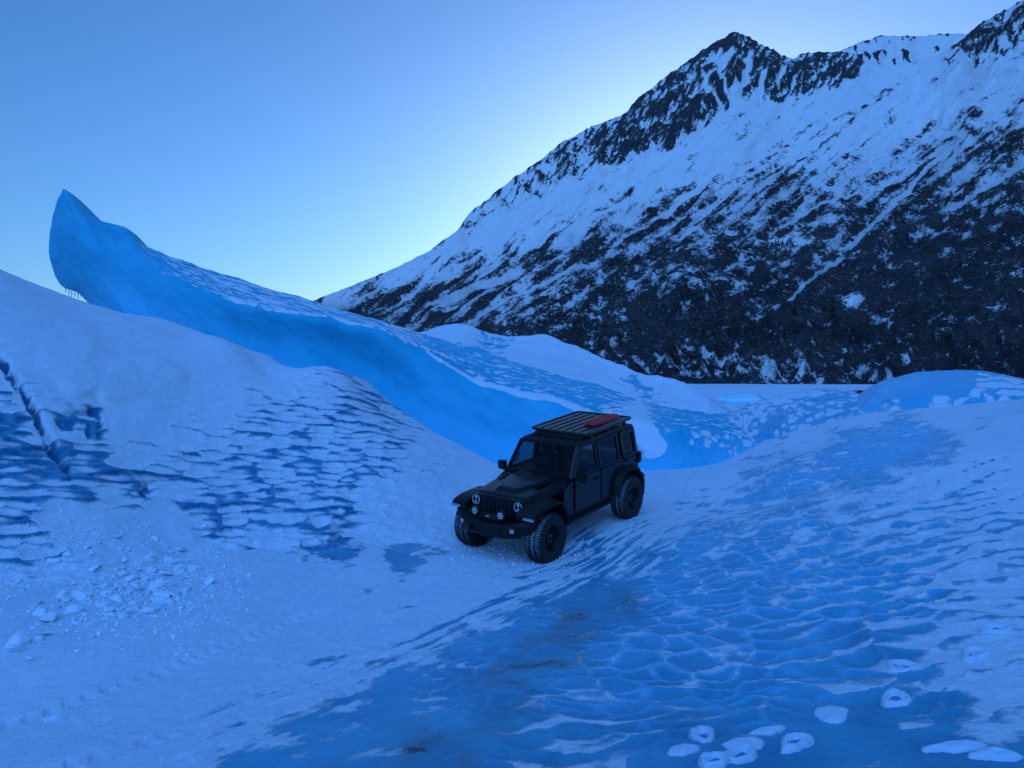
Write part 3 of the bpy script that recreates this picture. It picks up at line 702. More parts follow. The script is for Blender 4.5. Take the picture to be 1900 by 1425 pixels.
# the far side of the fin, closing it into a solid slab
si = np.linspace(0, 13, 130)[:, None]; ti = np.linspace(0, 1, 60)[None]
FB = catmull(FS, 130); FB = np.swapaxes(catmull(np.swapaxes(FB, 0, 1), 60), 0, 1).copy()
th = 3.2 * np.sqrt(np.clip(si / 1.5, 0, 1)) * np.sqrt(np.clip(1 - ti, 0, 1)) * (1 + si * 0.12)
FB[..., 1] += th
FB[..., 2] -= 0.15 * th * np.clip(si / 3, 0, 1)
bk = grid_mesh('ice_back', FB, M['fin'], {'snow': np.full(FB.shape[:2], .2), 'dirt': np.zeros(FB.shape[:2]), 'tone': np.full(FB.shape[:2], .3)}, flip=True)
bk.parent = fin_root; bk.matrix_parent_inverse = Matrix.Translation(-fin_root.location)
# small icicles under the overhanging tip
for k, (ix, iy, il) in enumerate(((122, 540, .22), (128, 543, .32), (133, 545, .42), (139, 547, .30), (145, 548, .38), (150, 548, .24), (155, 549, .30), (160, 551, .2))):
    c = at(ix, iy, 30.95)
    n = 6; vs = []; fs = []
    for j, (r, z) in enumerate(((.03, .1), (.018, -.2 * il), (.004, -(.25 + .4 * ((k * 7) % 5) / 4) * il))):
        for a in range(n):
            an = a * 2 * math.pi / n
            vs.append((c[0] + r * math.cos(an), c[1] + r * math.sin(an), c[2] + z))
    for j in range(2):
        for a in range(n):
            fs.append((j * n + a, j * n + (a + 1) % n, (j + 1) * n + (a + 1) % n, (j + 1) * n + a))
    fs.append(tuple(range(2 * n, 3 * n)))
    me = bpy.data.meshes.new('icicle'); me.from_pydata(vs, [], fs)
    o = link('icicle', me, M['berg'], fin_root); o.matrix_parent_inverse = Matrix.Translation(-fin_root.location)

# snow hump behind the fin
hs = [(715, 628, 43), (750, 624, 43), (785, 617, 43), (830, 602, 43), (870, 605, 43), (900, 617, 43), (940, 625, 42), (985, 622, 42), (1008, 621, 42), (1060, 640, 41), (1110, 660, 40), (1180, 690, 38), (1250, 705, 36.5), (1290, 720, 34.5), (1330, 746, 32), (1365, 770, 30), (1400, 800, 29)]
hb = [690, 690, 690, 700, 705, 712, 722, 735, 745, 755, 770, 785, 800, 810, 815, 822, 835]
HUMP = []
for (px, py, Y), pb in zip(hs, hb):
    c = at(px, py, Y); Yb = min(29.5, Y - 1)
    row = [at(px + 6, pb, Yb)]
    for k, w in ((.35, .36), (.7, .68), (.9, .9)):
        row.append(at(px + 4 * (1 - k), pb + (py - pb) * w, Yb + (Y - Yb) * k))
    row += [c, c + np.array([0, 2.5, -.35]), c + np.array([0, 6, -2.5]), c + np.array([0, 11, -7.5])]
    HUMP.append([np.r_[r, 0] for r in row])
HT = [(800, 640, .95, .2, 0), (850, 620, 1.15, 0, 0), (1000, 640, 1.15, 0, 0), (1100, 680, 1.15, 0, 0), (1200, 710, 1.1, 0, 0), (1300, 740, 1.15, 0, 0), (960, 660, 1.0, .1, 0), (905, 640, .60, 1, .1), (925, 645, .62, 1, .1), (950, 655, .85, .5, 0), (985, 668, .9, .5, 0), (1050, 690, 1.1, 0, 0), (1110, 712, 1.0, .2, 0), (1150, 730, .9, .4, 0), (1185, 715, .30, .4, .2), (1200, 725, .5, .7, .1), (1225, 740, .9, .6, 0), (1260, 760, 1.0, .3, 0), (1165, 725, .8, .6, 0), (1330, 775, .9, .5, 0)]
loft('snow_hump', HUMP, 260, 110, M['mound'], HT, 'smooth white snow hump behind the dimpled crest of the ice fin', 'snow hump', None, asp=1.8, cell=.45, amp=.05, rough=.14)

# dimpled blue mound and the smooth dome beyond the slope
fm = [(1290, 800, 868, 27.5), (1330, 782, 862, 29), (1370, 766, 850, 31), (1400, 750, 845, 32.5), (1450, 736, 830, 34), (1500, 725, 815, 35), (1550, 723, 798, 35), (1590, 730, 785, 34.5), (1620, 742, 778, 33), (1650, 756, 775, 31), (1690, 775, 785, 29.5)]
MND = []
for px, py, pb, Y in fm:
    c = at(px, py, Y); Yb = min(25.6 + (px - 1290) / 330 * 2.2, Y - 1)
    row = [at(px, pb, Yb), at(px, pb + (py - pb) * .42, Yb + (Y - Yb) * .25), at(px, pb + (py - pb) * .78, Yb + (Y - Yb) * .62), c, c + np.array([0, 2, -.4]), c + np.array([0, 5, -2.6]), c + np.array([0, 9, -6])]
    MND.append([np.r_[r, 0] for r in row])
MT = [(1320, 820, .5, .8, .1), (1360, 790, .55, 1, .2), (1400, 830, .25, .6, .1), (1420, 800, .34, 1, .1), (1450, 770, .42, 1, .2), (1500, 750, .40, 1, .2), (1500, 790, .40, 1, .1), (1550, 740, .42, 1, .2), (1580, 760, .46, 1, .2), (1620, 760, .7, .8, .1), (1420, 755, .75, .8, .3), (1450, 740, .8, .6, .3), (1385, 770, .7, .8, .3), (1380, 810, .7, .6, .1), (1500, 728, .7, .7, .2), (1570, 730, .65, .7, .2), (1350, 840, .75, .5, .1), (1440, 820, .35, .9, .1)]
loft('dimpled_ice_mound', MND, 230, 120, M['mound'], MT, 'blue ice mound covered in white snow dimples behind the car, in mid distance', 'ice mound', None, cell=.50, amp=.06, rough=.08, asp=1.9)

fd = [(1580, 774, 786, 28.8), (1606, 745, 778, 30.5), (1625, 723, 776, 32), (1650, 708, 774, 33), (1700, 694, 772, 33.5), (1750, 688, 770, 34), (1800, 687, 756, 34), (1840, 692, 754, 34), (1880, 701, 752, 33.5), (1950, 716, 750, 33), (2050, 728, 748, 32), (2200, 736, 748, 31)]
DOM = []
for px, py, pb, Y in fd:
    c = at(px, py, Y); Yb = min(28.6, Y - .4)
    row = [at(px + 4, pb, Yb), at(px + 2, pb + (py - pb) * .5, Yb + (Y - Yb) * .22), at(px, pb + (py - pb) * .85, Yb + (Y - Yb) * .6), c, c + np.array([0.2, 2, -.3]), c + np.array([.4, 5, -2.4]), c + np.array([.6, 9, -6])]
    DOM.append([np.r_[r, 0] for r in row])
DT = [(1620, 740, .2, 0, .7), (1680, 720, .12, .1, .6), (1750, 710, .12, .1, .55), (1700, 740, .15, .1, .5), (1790, 720, .25, .3, .5), (1800, 695, .4, .2, .6), (1830, 710, .7, .8, .2), (1870, 715, .7, .9, .2), (1820, 735, .6, .9, .3), (1900, 725, .75, .9, .2), (1700, 698, .3, .1, .7), (1640, 718, .3, 0, .8), (1750, 752, .7, .4, .2), (1650, 755, .6, .3, .3), (2000, 735, .8, .6, .2)]
loft('smooth_ice_dome', DOM, 220, 80, M['mound'], DT, 'smooth pale blue ice dome on the skyline of the right slope', 'ice dome', None, asp=1.8, cell=.5, amp=.04, rough=.07)

# ------------------------------------------------------------------ frozen lake
LAKE_Z = -2.0
lx = np.linspace(-900, 2600, 160); ly = 1 / np.linspace(1 / 34.0, 1 / 1500.0, 200)
LP, LY = np.meshgrid(lx, ly, indexing='ij')
LX = (LP - CX) / F * LY
LZ = LAKE_Z + 0.35 * fbm(LX * .06, LY * .06, 4, 33) * np.clip(LY / 60, .3, 1) + .12 * fbm(LX * .5, LY * .5, 2, 35)
ls = 0.92 + 0.9 * fbm(LX * .09, LY * .05, 4, 37) - .35 * sstep(170, 60, LY)
lake = grid_mesh('frozen_lake', np.stack([LX, LY, LZ], -1), M['mound'], {'snow': np.clip(ls, 0, 1.2), 'dirt': np.zeros(LX.shape), 'tone': np.full(LX.shape, .5)})
tag(lake, 'flat frozen lake below the dark foot of the mountain', None, None, 'structure')
for (x0, x1, y0, y1) in ((1290, 1372, 708.5, 711.5), (1577, 1640, 727, 732.5)):
    a = (LAKE_Z - EYE[2])
    Ya, Yb = -a * F / (y1 - 700), -a * F / (y0 - 700)
    vs = []
    ed = 14
    for k in range(ed + 1):
        px = x0 + (x1 - x0) * k / ed
        for Y, w in ((Ya, 1), (Yb, -1)):
            vs.append(((px - CX) / F * Y, Y * (1 + .02 * math.sin(k * 1.7 + w)), LAKE_Z + .48))
    for v in list(vs):
        vs.append((v[0], v[1], v[2] - 1.2))
    fs = [(2 * k, 2 * k + 2, 2 * k + 3, 2 * k + 1) for k in range(ed)]
    n2 = 2 * (ed + 1)
    fs += [(2 * k, n2 + 2 * k, n2 + 2 * k + 2, 2 * k + 2) for k in range(ed)] + [(0, 1, n2 + 1, n2), (2 * ed, n2 + 2 * ed, n2 + 2 * ed + 1, 2 * ed + 1)]
    me = bpy.data.meshes.new('overflow_strip'); me.from_pydata(vs, [], fs)
    tag(link('overflow_strip', me, M['grey_ice']), 'dark grey strip of bare lake ice near the mountain foot', None, None, 'structure')


def chunk_mesh(name, seed, flat=0.7, n=14, sub=False):
    rg = random.Random(seed)
    bm = bmesh.new()
    for k in range(n):
        v = Vector((rg.gauss(0, 1), rg.gauss(0, 1), rg.gauss(0, 1))).normalized() * rg.uniform(.75, 1.1)
        bm.verts.new((v.x * rg.uniform(.8, 1.1), v.y * .8, v.z * flat))
    r = bmesh.ops.convex_hull(bm, input=bm.verts)
    bmesh.ops.delete(bm, geom=[g for g in r['geom_interior'] if isinstance(g, bmesh.types.BMVert)], context='VERTS')
    if sub:
        bmesh.ops.bevel(bm, geom=list(bm.edges), offset=.09, segments=1, affect='EDGES')
    me = bpy.data.meshes.new(name)
    bm.to_mesh(me); bm.free()
    return me


bergs = [(1375, 742, 5.5, 2.6, 'rounded pale cyan ice block frozen in the lake, largest of the cluster'), (1338, 741, 3.0, 1.7, 'small pale ice block beside the snow hump edge on the lake'), (1410, 748, 3.2, 1.5, 'low white-topped ice block between the lake and dimpled mound'),
         (1356, 727, 4.2, 1.5, 'far pale ice block behind the cyan cluster on the lake'), (1425, 738, 3.8, 1.6, 'angular ice block with tilted top just above the dimpled mound'), (1478, 722, 4.6, 1.5, 'flat white ice block on the skyline of the dimpled mound'), (1300, 712, 5.0, 1.2, 'low ice block at the snow hump shoulder by the shore')]
for k, (px, py, wdt, hgt, lab) in enumerate(bergs):
    Y = -(LAKE_Z - EYE[2]) * F / (py + 8 - 700)
    me = chunk_mesh('ice_block', 40 + k, .9, 18, True)
    me.materials.append(M['berg'])
    o = link('ice_block', me)
    o.location = ((px - CX) / F * Y, Y, LAKE_Z + hgt * .28); o.scale = (wdt * .85, wdt * .6, hgt * .85); o.rotation_euler = (0, 0, k * 1.3)
    tag(o, lab, 'ice block', 'ice blocks frozen into the lake')

# ------------------------------------------------------------------ mountain


def interp(x, pts):
    p = np.array(pts, float)
    return np.interp(x, p[:, 0], p[:, 1])


MC, MR = 860, 470
mpx = np.linspace(120, 2350, MC)
SKY = [(120, 690), (300, 655), (450, 605), (560, 567), (590, 554), (640, 535), (740, 495), (800, 463), (850, 427), (870, 396), (900, 373), (950, 332), (1000, 299), (1045, 263), (1100, 234), (1160, 211), (1180, 186), (1230, 146), (1270, 119), (1300, 96), (1330, 80), (1352, 68), (1365, 64), (1380, 67), (1400, 79), (1420, 87), (1450, 104), (1470, 109), (1480, 103), (1500, 99), (1530, 98), (1560, 97), (1585, 104), (1612, 119), (1650, 124), (1700, 116), (1740, 104), (1780, 76), (1820, 42), (1880, 10), (1900, -2), (2000, -70), (2200, -160), (2350, -180)]
skyl = interp(mpx, SKY)
rs = interp(mpx, [(120, 1500), (600, 1550), (900, 1750), (1370, 2300), (1600, 2250), (1700, 2300), (1900, 2000), (2350, 1800)])
rb = interp(mpx, [(120, 1150), (600, 900), (1000, 680), (1300, 600), (1600, 520), (2350, 520)])
t = np.linspace(0, 1, MR)
T2, PXm = np.meshgrid(t, mpx)
pyb = interp(mpx, [(120, 704), (1000, 708), (1290, 711), (1400, 714), (1600, 723), (2350, 726)])
# elevation in the picture rises from the shore to the skyline; distance follows a concave slope
PYm = pyb[:, None] + (skyl - pyb)[:, None] * T2
Rm = rb[:, None] + (rs - rb)[:, None] * (T2 ** 1.0) * (0.55 + 0.45 * T2) / 1.0
# knolls near the foot
Mx = (PXm - CX) / F * Rm; My = Rm; Mz = EYE[2] + (HORIZON - PYm) / F * Rm
fallx, fally = 0.80, -0.60
uu = (-(PXm) * fallx + PYm * 0.62) / 100.0        # along the fall line, down and left
vv = (PXm * 0.62 + PYm * fallx) / 100.0            # across it
hgt = T2
wob = 0.25 * fbm(uu * .8, vv * .8, 3, 103)
rg1 = ridged(uu * 0.55, (vv + wob) * 2.3, 5, 111)
rg2 = ridged(PXm / 62.0 + .3 * wob, PYm / 62.0, 5, 121)
rgf = ridged((PXm + .55 * PYm) / 15.0, PYm / 30.0 + .3 * wob, 4, 126)
# rock on the peak: between the skyline and a jagged lower edge
low = interp(mpx, [(560, 560), (700, 525), (850, 455), (950, 385), (1050, 345), (1120, 318), (1200, 288), (1250, 276), (1300, 238), (1342, 219), (1365, 150), (1383, 208), (1400, 172), (1438, 202), (1480, 180), (1523, 178), (1592, 156), (1606, 120), (1620, 110), (1700, 108), (1740, 130), (1800, 120), (1850, 100), (1900, 85), (2000, 60), (2350, 0)])[:, None]
rock_in = sstep(14, -22, PYm - low + 26 * perlin(PXm / 26., PYm / 26., 131))
strength = interp(mpx, [(560, .5), (800, .62), (950, .75), (1100, .85), (1200, .95), (1600, 1.0), (1640, .25), (1720, .4), (1790, .95), (2350, .9)])[:, None]
rock_in = rock_in * strength
dh = (rg1 - .45) * (10 + 14 * hgt) * (1 - .5 * rock_in) + rock_in * (rg2 - .4) * 46 + (rg2 - .45) * 16 * sstep(.45, .05, hgt)
knoll = 0
for kx, ky, kw, kh, ka in ((1270, 560, 120, 60, 46), (1020, 590, 90, 40, 26), (1300, 665, 110, 38, 22), (1450, 640, 110, 40, 22), (1640, 680, 120, 40, 18), (1100, 540, 110, 40, 24), (1780, 640, 130, 40, 18), (1500, 690, 120, 22, 10)):
    knoll = knoll + ka * np.exp(-(((PXm - kx) / kw) ** 2 + ((PYm - ky) / kh) ** 2) * 1.3)
dh = dh + knoll * .5 * (0.7 + 0.6 * rg2)
dh *= sstep(0, .04, hgt)
dh *= 1 - sstep(.90, 1.0, hgt) * (.92 - .34 * np.exp(-((PXm - 1375) / 55) ** 2))
dh = dh + (rgf - .45) * 9 * rock_in
Mz = Mz + dh * .55
My = My - dh * .75; Mx = Mx * (My / Rm)
# vegetation, gullies and snow fields
yl = interp(mpx, [(500, 560), (700, 525), (850, 470), (1000, 408), (1150, 345), (1200, 335), (1400, 285), (1600, 245), (1700, 215), (1900, 165), (2350, 100)])[:, None]
d = PYm - yl
veg = 0.52 * sstep(-30, 90, d) + 0.22 * sstep(60, 230, d) + .22 * sstep(190, 320, d)
veg = veg * sstep(500, 1000, PXm) + (1 - sstep(500, 1000, PXm)) * (0.30 + .7 * sstep(0, 60, d))
# lighter, snowier knolls low down and open patches
for kx, ky, kw, kh, ka in ((1270, 675, 120, 30, .30), (1480, 690, 110, 26, .30), (1130, 620, 60, 25, .1), (1290, 540, 110, 40, .16), (1580, 560, 26, 14, .75), (1620, 600, 30, 10, .35), (1440, 447, 40, 14, .35), (1730, 600, 60, 20, .12), (1850, 480, 80, 30, .18), (1600, 330, 120, 60, .16), (1450, 690, 160, 26, .12), (1700, 690, 90, 20, .15), (1840, 320, 90, 50, .10), (1000, 560, 100, 30, .12), (1400, 590, 70, 20, .08), (1520, 440, 90, 30, .1)):
    veg = veg - ka * np.exp(-(((PXm - kx) / kw) ** 2 + ((PYm - ky) / kh) ** 2) * 1.2)
n_str = fbm(uu * 1.1, (vv + wob * .6) * 7.0, 5, 141) * 1.25
n_pat = fbm(PXm / 34. + wob * 2, PYm / 20., 5, 151, .62) * 1.35
n_fine = fbm(PXm / 5.5, PYm / 4.5, 3, 161, .7)
n_diag = fbm((PXm * .75 + PYm * .65) / 60., (PXm * -.65 + PYm * .75) / 11., 4, 165) * 1.3
lowz = sstep(610, 650, PYm)
upper = sstep(260, 60, d)
left = sstep(1150, 800, PXm)
ws = np.clip(.25 + .55 * upper + .45 * left, 0, 1)
vmix = n_diag * lowz * .45 + n_str * ws * .85 + n_pat * (1 - .6 * ws) * .8 + n_fine * .40
dark = np.clip(.5 + (vmix * 1.05 + (veg - .5) * .98) * 1.35, 0, .84)
# snow filled gullies running down-left
for (x0, y0, x1, y1, wg) in ((1790, 250, 1560, 470, 3.4), (1570, 470, 1400, 600, 3), (1600, 350, 1440, 420, 2.5), (1660, 150, 1360, 390, 3.5), (1900, 300, 1740, 400, 4), (1120, 480, 880, 585, 4), (980, 500, 780, 570, 5), (1605, 310, 1590, 330, 6)):
    dx, dy = x1 - x0, y1 - y0; L = math.hypot(dx, dy); dx /= L; dy /= L
    a = (PXm - x0) * dx + (PYm - y0) * dy
    b = (PXm - x0) * dy - (PYm - y0) * dx + 4 * perlin(a / 60., a * 0, 171) + 3 * perlin(a / 12., PYm / 30., 172)
    ins = sstep(0, 20, a) * sstep(L, L - 20, a)
    dark = dark * (1 - ins * (1 - sstep(wg * .6, wg * 1.5, np.abs(b))) * .95)
    dark = np.maximum(dark, ins * (1 - sstep(2, 4.5, np.abs(b - wg * 2.2))) * (.45 + .5 * perlin(a / 20., b / 9., 184)))
for (x0, y0, x1, y1, wg) in ((1570, 230, 1385, 380, 3.2), (1385, 380, 1300, 470, 2.4), (1690, 140, 1480, 270, 3), (1480, 262, 1300, 372, 3), (1540, 205, 1400, 310, 2), (1650, 230, 1520, 330, 2.5)):
    dx, dy = x1 - x0, y1 - y0; L = math.hypot(dx, dy); dx /= L; dy /= L
    a = (PXm - x0) * dx + (PYm - y0) * dy
    b = (PXm - x0) * dy - (PYm - y0) * dx + 5 * perlin(a / 70., a * 0, 181) + 3 * perlin(a / 12., PYm / 30., 182)
    ins = sstep(0, 20, a) * sstep(L, L - 20, a)
    dark = np.maximum(dark, ins * (1 - sstep(wg * .6, wg * 1.4, np.abs(b))) * (.42 + .7 * perlin(a / 14., b / 9., 183)))
rk = rg2 * .34 + rgf * .62 + n_str * .25 + n_fine * .5
rockm = np.clip(.5 + (rock_in * 1.0 - 1.0 + rk * 1.15 - .22) * 2.2, 0, .95)
# rock shows on steep buttresses between the couloirs
for (x0, y0, x1, y1, wg) in ((1392, 110, 1355, 215, 7), (1418, 128, 1400, 215, 6), (1452, 120, 1440, 165, 4), (1330, 120, 1352, 185, 4), (1300, 130, 1340, 200, 3), (1365, 90, 1330, 118, 8), (1395, 92, 1380, 120, 7)):
    dx, dy = x1 - x0, y1 - y0; L = math.hypot(dx, dy); dx /= L; dy /= L
    a = (PXm - x0) * dx + (PYm - y0) * dy
    b = (PXm - x0) * dy - (PYm - y0) * dx + 6 * perlin(a / 22., a * 0, 191)
    ins = sstep(-5, 12, a) * sstep(L + 5, L - 8, a)
    rockm = rockm * (1 - ins * (1 - sstep(wg * .5, wg * 1.2, np.abs(b))) * .9)
dark_all = np.clip(np.maximum(dark * (1 - rock_in), rockm), 0, 1)
MP = np.stack([Mx, My, Mz], -1)
# the far side, out of sight
bkx = MP[:, -1:, :] * np.array([1.12, 1.12, .6]); bk2 = MP[:, -1:, :] * np.array([1.35, 1.35, -.05])
MPx = np.concatenate([MP, bkx, bk2], 1)
pad = lambda a: np.concatenate([a, a[:, -1:], a[:, -1:]], 1)


def mountain_material():
    m, tr, b = new_mat('snowy_mountain')
    co = node(tr, 'ShaderNodeTexCoord').outputs['Object']
    n1 = noise_node(tr, .10, 5.0, .7, co)
    n2 = noise_node(tr, .012, 4.0, .6, co)
    n3 = noise_node(tr, .42, 3.0, .7, co)
    s = math_node(tr, 'ADD', attr(tr, 'dark'), math_node(tr, 'MULTIPLY', math_node(tr, 'SUBTRACT', n1.outputs[0], .5), 1.3))
    s = math_node(tr, 'ADD', s, math_node(tr, 'MULTIPLY', math_node(tr, 'SUBTRACT', n3.outputs[0], .5), 1.35))
    fac = ramp_range(tr, s, .28, .70)
    brush = mix_col(tr, ramp_range(tr, n2.outputs[0], .3, .7), (0.022, 0.018, 0.020), (0.044, 0.036, 0.036))
    rock = mix_col(tr, ramp_range(tr, n1.outputs[0], .3, .7), (0.030, 0.030, 0.033), (0.070, 0.066, 0.066))
    dk = mix_col(tr, attr(tr, 'rock'), brush, rock)
    # bare twigs let snow shine through where the brush is thin
    dk = mix_col(tr, ramp_range(tr, n1.outputs[0], .52, .82, 0, .34), dk, (.45, .47, .5))
    sn = mix_col(tr, math_node(tr, 'MULTIPLY', attr(tr, 'brush'), 1.0, True), (0.88, 0.80, 0.78), (0.30, 0.28, 0.30))
    col = mix_col(tr, fac, sn, dk)
    tr.links.new(col, b.inputs['Base Color'])
    b.inputs['Roughness'].default_value = .95
    b.inputs['Specular IOR Level'].default_value = .1
    bp = node(tr, 'ShaderNodeBump'); bp.inputs['Strength'].default_value = .6; bp.inputs['Distance'].default_value = 3.0
    tr.links.new(n1.outputs[0], bp.inputs['Height']); tr.links.new(bp.outputs[0], b.inputs['Normal'])
    return m


M['mountain'] = mountain_material()
brush = np.clip(sstep(.15, .9, veg) * (1 - rock_in) * (.7 + .5 * n_pat), 0, 1)
mtn = grid_mesh('mountain', MPx, M['mountain'], {'dark': pad(dark_all), 'brush': pad(brush), 'rock': pad(np.clip(rock_in, 0, 1))})
tag(mtn, 'steep snowy mountainside with dark rock peak and brushy lower slopes', None, None, 'structure')

# the higher snowy ridge that shows behind the notch
rp = np.linspace(1480, 2000, 240); rt = np.linspace(0, 1, 60)
RT, RP = np.meshgrid(rt, rp)
rsk = interp(rp, [(1480, 150), (1530, 108), (1570, 91), (1600, 81), (1625, 72), (1640, 70), (1655, 66), (1670, 71), (1700, 67), (1740, 65), (1780, 62), (1830, 74), (2000, 120)])[:, None]
RY = 220 + (rsk - 220) * RT
RR = 2900 + 700 * RT
rgr = ridged(RP / 70., RY / 55., 5, 201)
nst = fbm((RP * .8 - RY * .4) / 9., (RP * .3 + RY) / 24., 4, 211)
RYY = RR - (rgr - .4) * 120 * (1 - .8 * RT ** 3)
RZ = EYE[2] + (HORIZON - RY) / F * RR + (rgr - .5) * 16 * RT
rd = sstep(.02, .24, rgr * .5 + nst * .75 - .22)
Rpts = np.stack([(RP - CX) / F * RYY, RYY, RZ], -1)
Rpts = np.concatenate([Rpts, Rpts[:, -1:] * np.array([1.2, 1.2, .4])], 1)
rdg = grid_mesh('far_ridge', Rpts, M['mountain'], {'dark': np.concatenate([rd, rd[:, -1:]], 1), 'rock': np.ones((240, 61))})
tag(rdg, 'farther snowy ridge behind the notch right of the peak', None, None, 'structure')


mqx, mqy = project(MP)


def on_mountain(px, py):
    k = np.argmin((mqx - px) ** 2 + (mqy - py) ** 2)
    return MP.reshape(-1, 3)[k]


def spruce_mesh(seed):
    rg = random.Random(seed)
    vs, fs = [], []
    tiers, n = 9, 9
    for k in range(tiers):
        z0 = .10 + .86 * k / tiers; r = .19 * (1 - k / tiers) ** .85 + .012
        b = len(vs)
        vs.append((0, 0, z0 + .16))
        for a in range(n):
            an = a * 2 * math.pi / n + k; rr_ = r * rg.uniform(.6, 1.15) * (1 if a % 2 else .7)
            vs.append((rr_ * math.cos(an), rr_ * math.sin(an), z0 - .02 * rg.random()))
        for a in range(n):
            fs.append((b, b + 1 + a, b + 1 + (a + 1) % n))
        fs.append(tuple(b + 1 + a for a in reversed(range(n))))
    me = bpy.data.meshes.new('crown'); me.from_pydata(vs, [], fs); me.materials.append(M['needle'])
    return me


trunk_me = bpy.data.meshes.new('trunk')
tv = [(r * math.cos(a * math.pi / 3), r * math.sin(a * math.pi / 3), z) for r, z in ((.022, -.06), (.016, .3), (.004, .95)) for a in range(6)]
tf = [(j * 6 + a, j * 6 + (a + 1) % 6, (j + 1) * 6 + (a + 1) % 6, (j + 1) * 6 + a) for j in range(2) for a in range(6)]
trunk_me.from_pydata(tv, [], tf); trunk_me.materials.append(M['bark'])
crowns = [spruce_mesh(k) for k in range(4)]
spots = [(1424, 600, 26), (1415, 608, 18), (1475, 585, 26), (1480, 620, 22), (1545, 590, 34), (1552, 600, 24), (1583, 625, 30), (1590, 632, 20), (1545, 622, 24), (1700, 630, 18), (1730, 625, 22), (1376, 590, 16), (1340, 595, 16), (1305, 620, 20), (1455, 625, 18), (1530, 575, 18), (1610, 600, 16), (1660, 640, 18), (1805, 645, 16), (1850, 640, 18), (1250, 585, 14), (1180, 600, 14), (1090, 570, 12), (1000, 560, 12),
         (1440, 455, 10), (1446, 456, 11), (1452, 455, 9), (1460, 456, 10), (1434, 457, 8), (1470, 458, 8)]
for k, (px, py, hp) in enumerate(spots):
    c = on_mountain(px, py)
    hgt_m = hp * 1.25 * c[1] / F
    e = empty('spruce_tree', c, (0, 0, k * 1.1), 5.0)
    e.scale = (hgt_m * 1.15, hgt_m * 1.15, hgt_m)
    link('crown', crowns[k % 4], None, e); link('trunk', trunk_me, None, e)
    tag(e, 'tiny dark spruce in the clump on the high snow patch' if py < 500 else 'dark pointed spruce standing in the brush near the mountain foot', 'tree', 'spruces on the high snow patch' if py < 500 else 'spruces near the mountain foot')

# ------------------------------------------------------------------ mesh building for the car


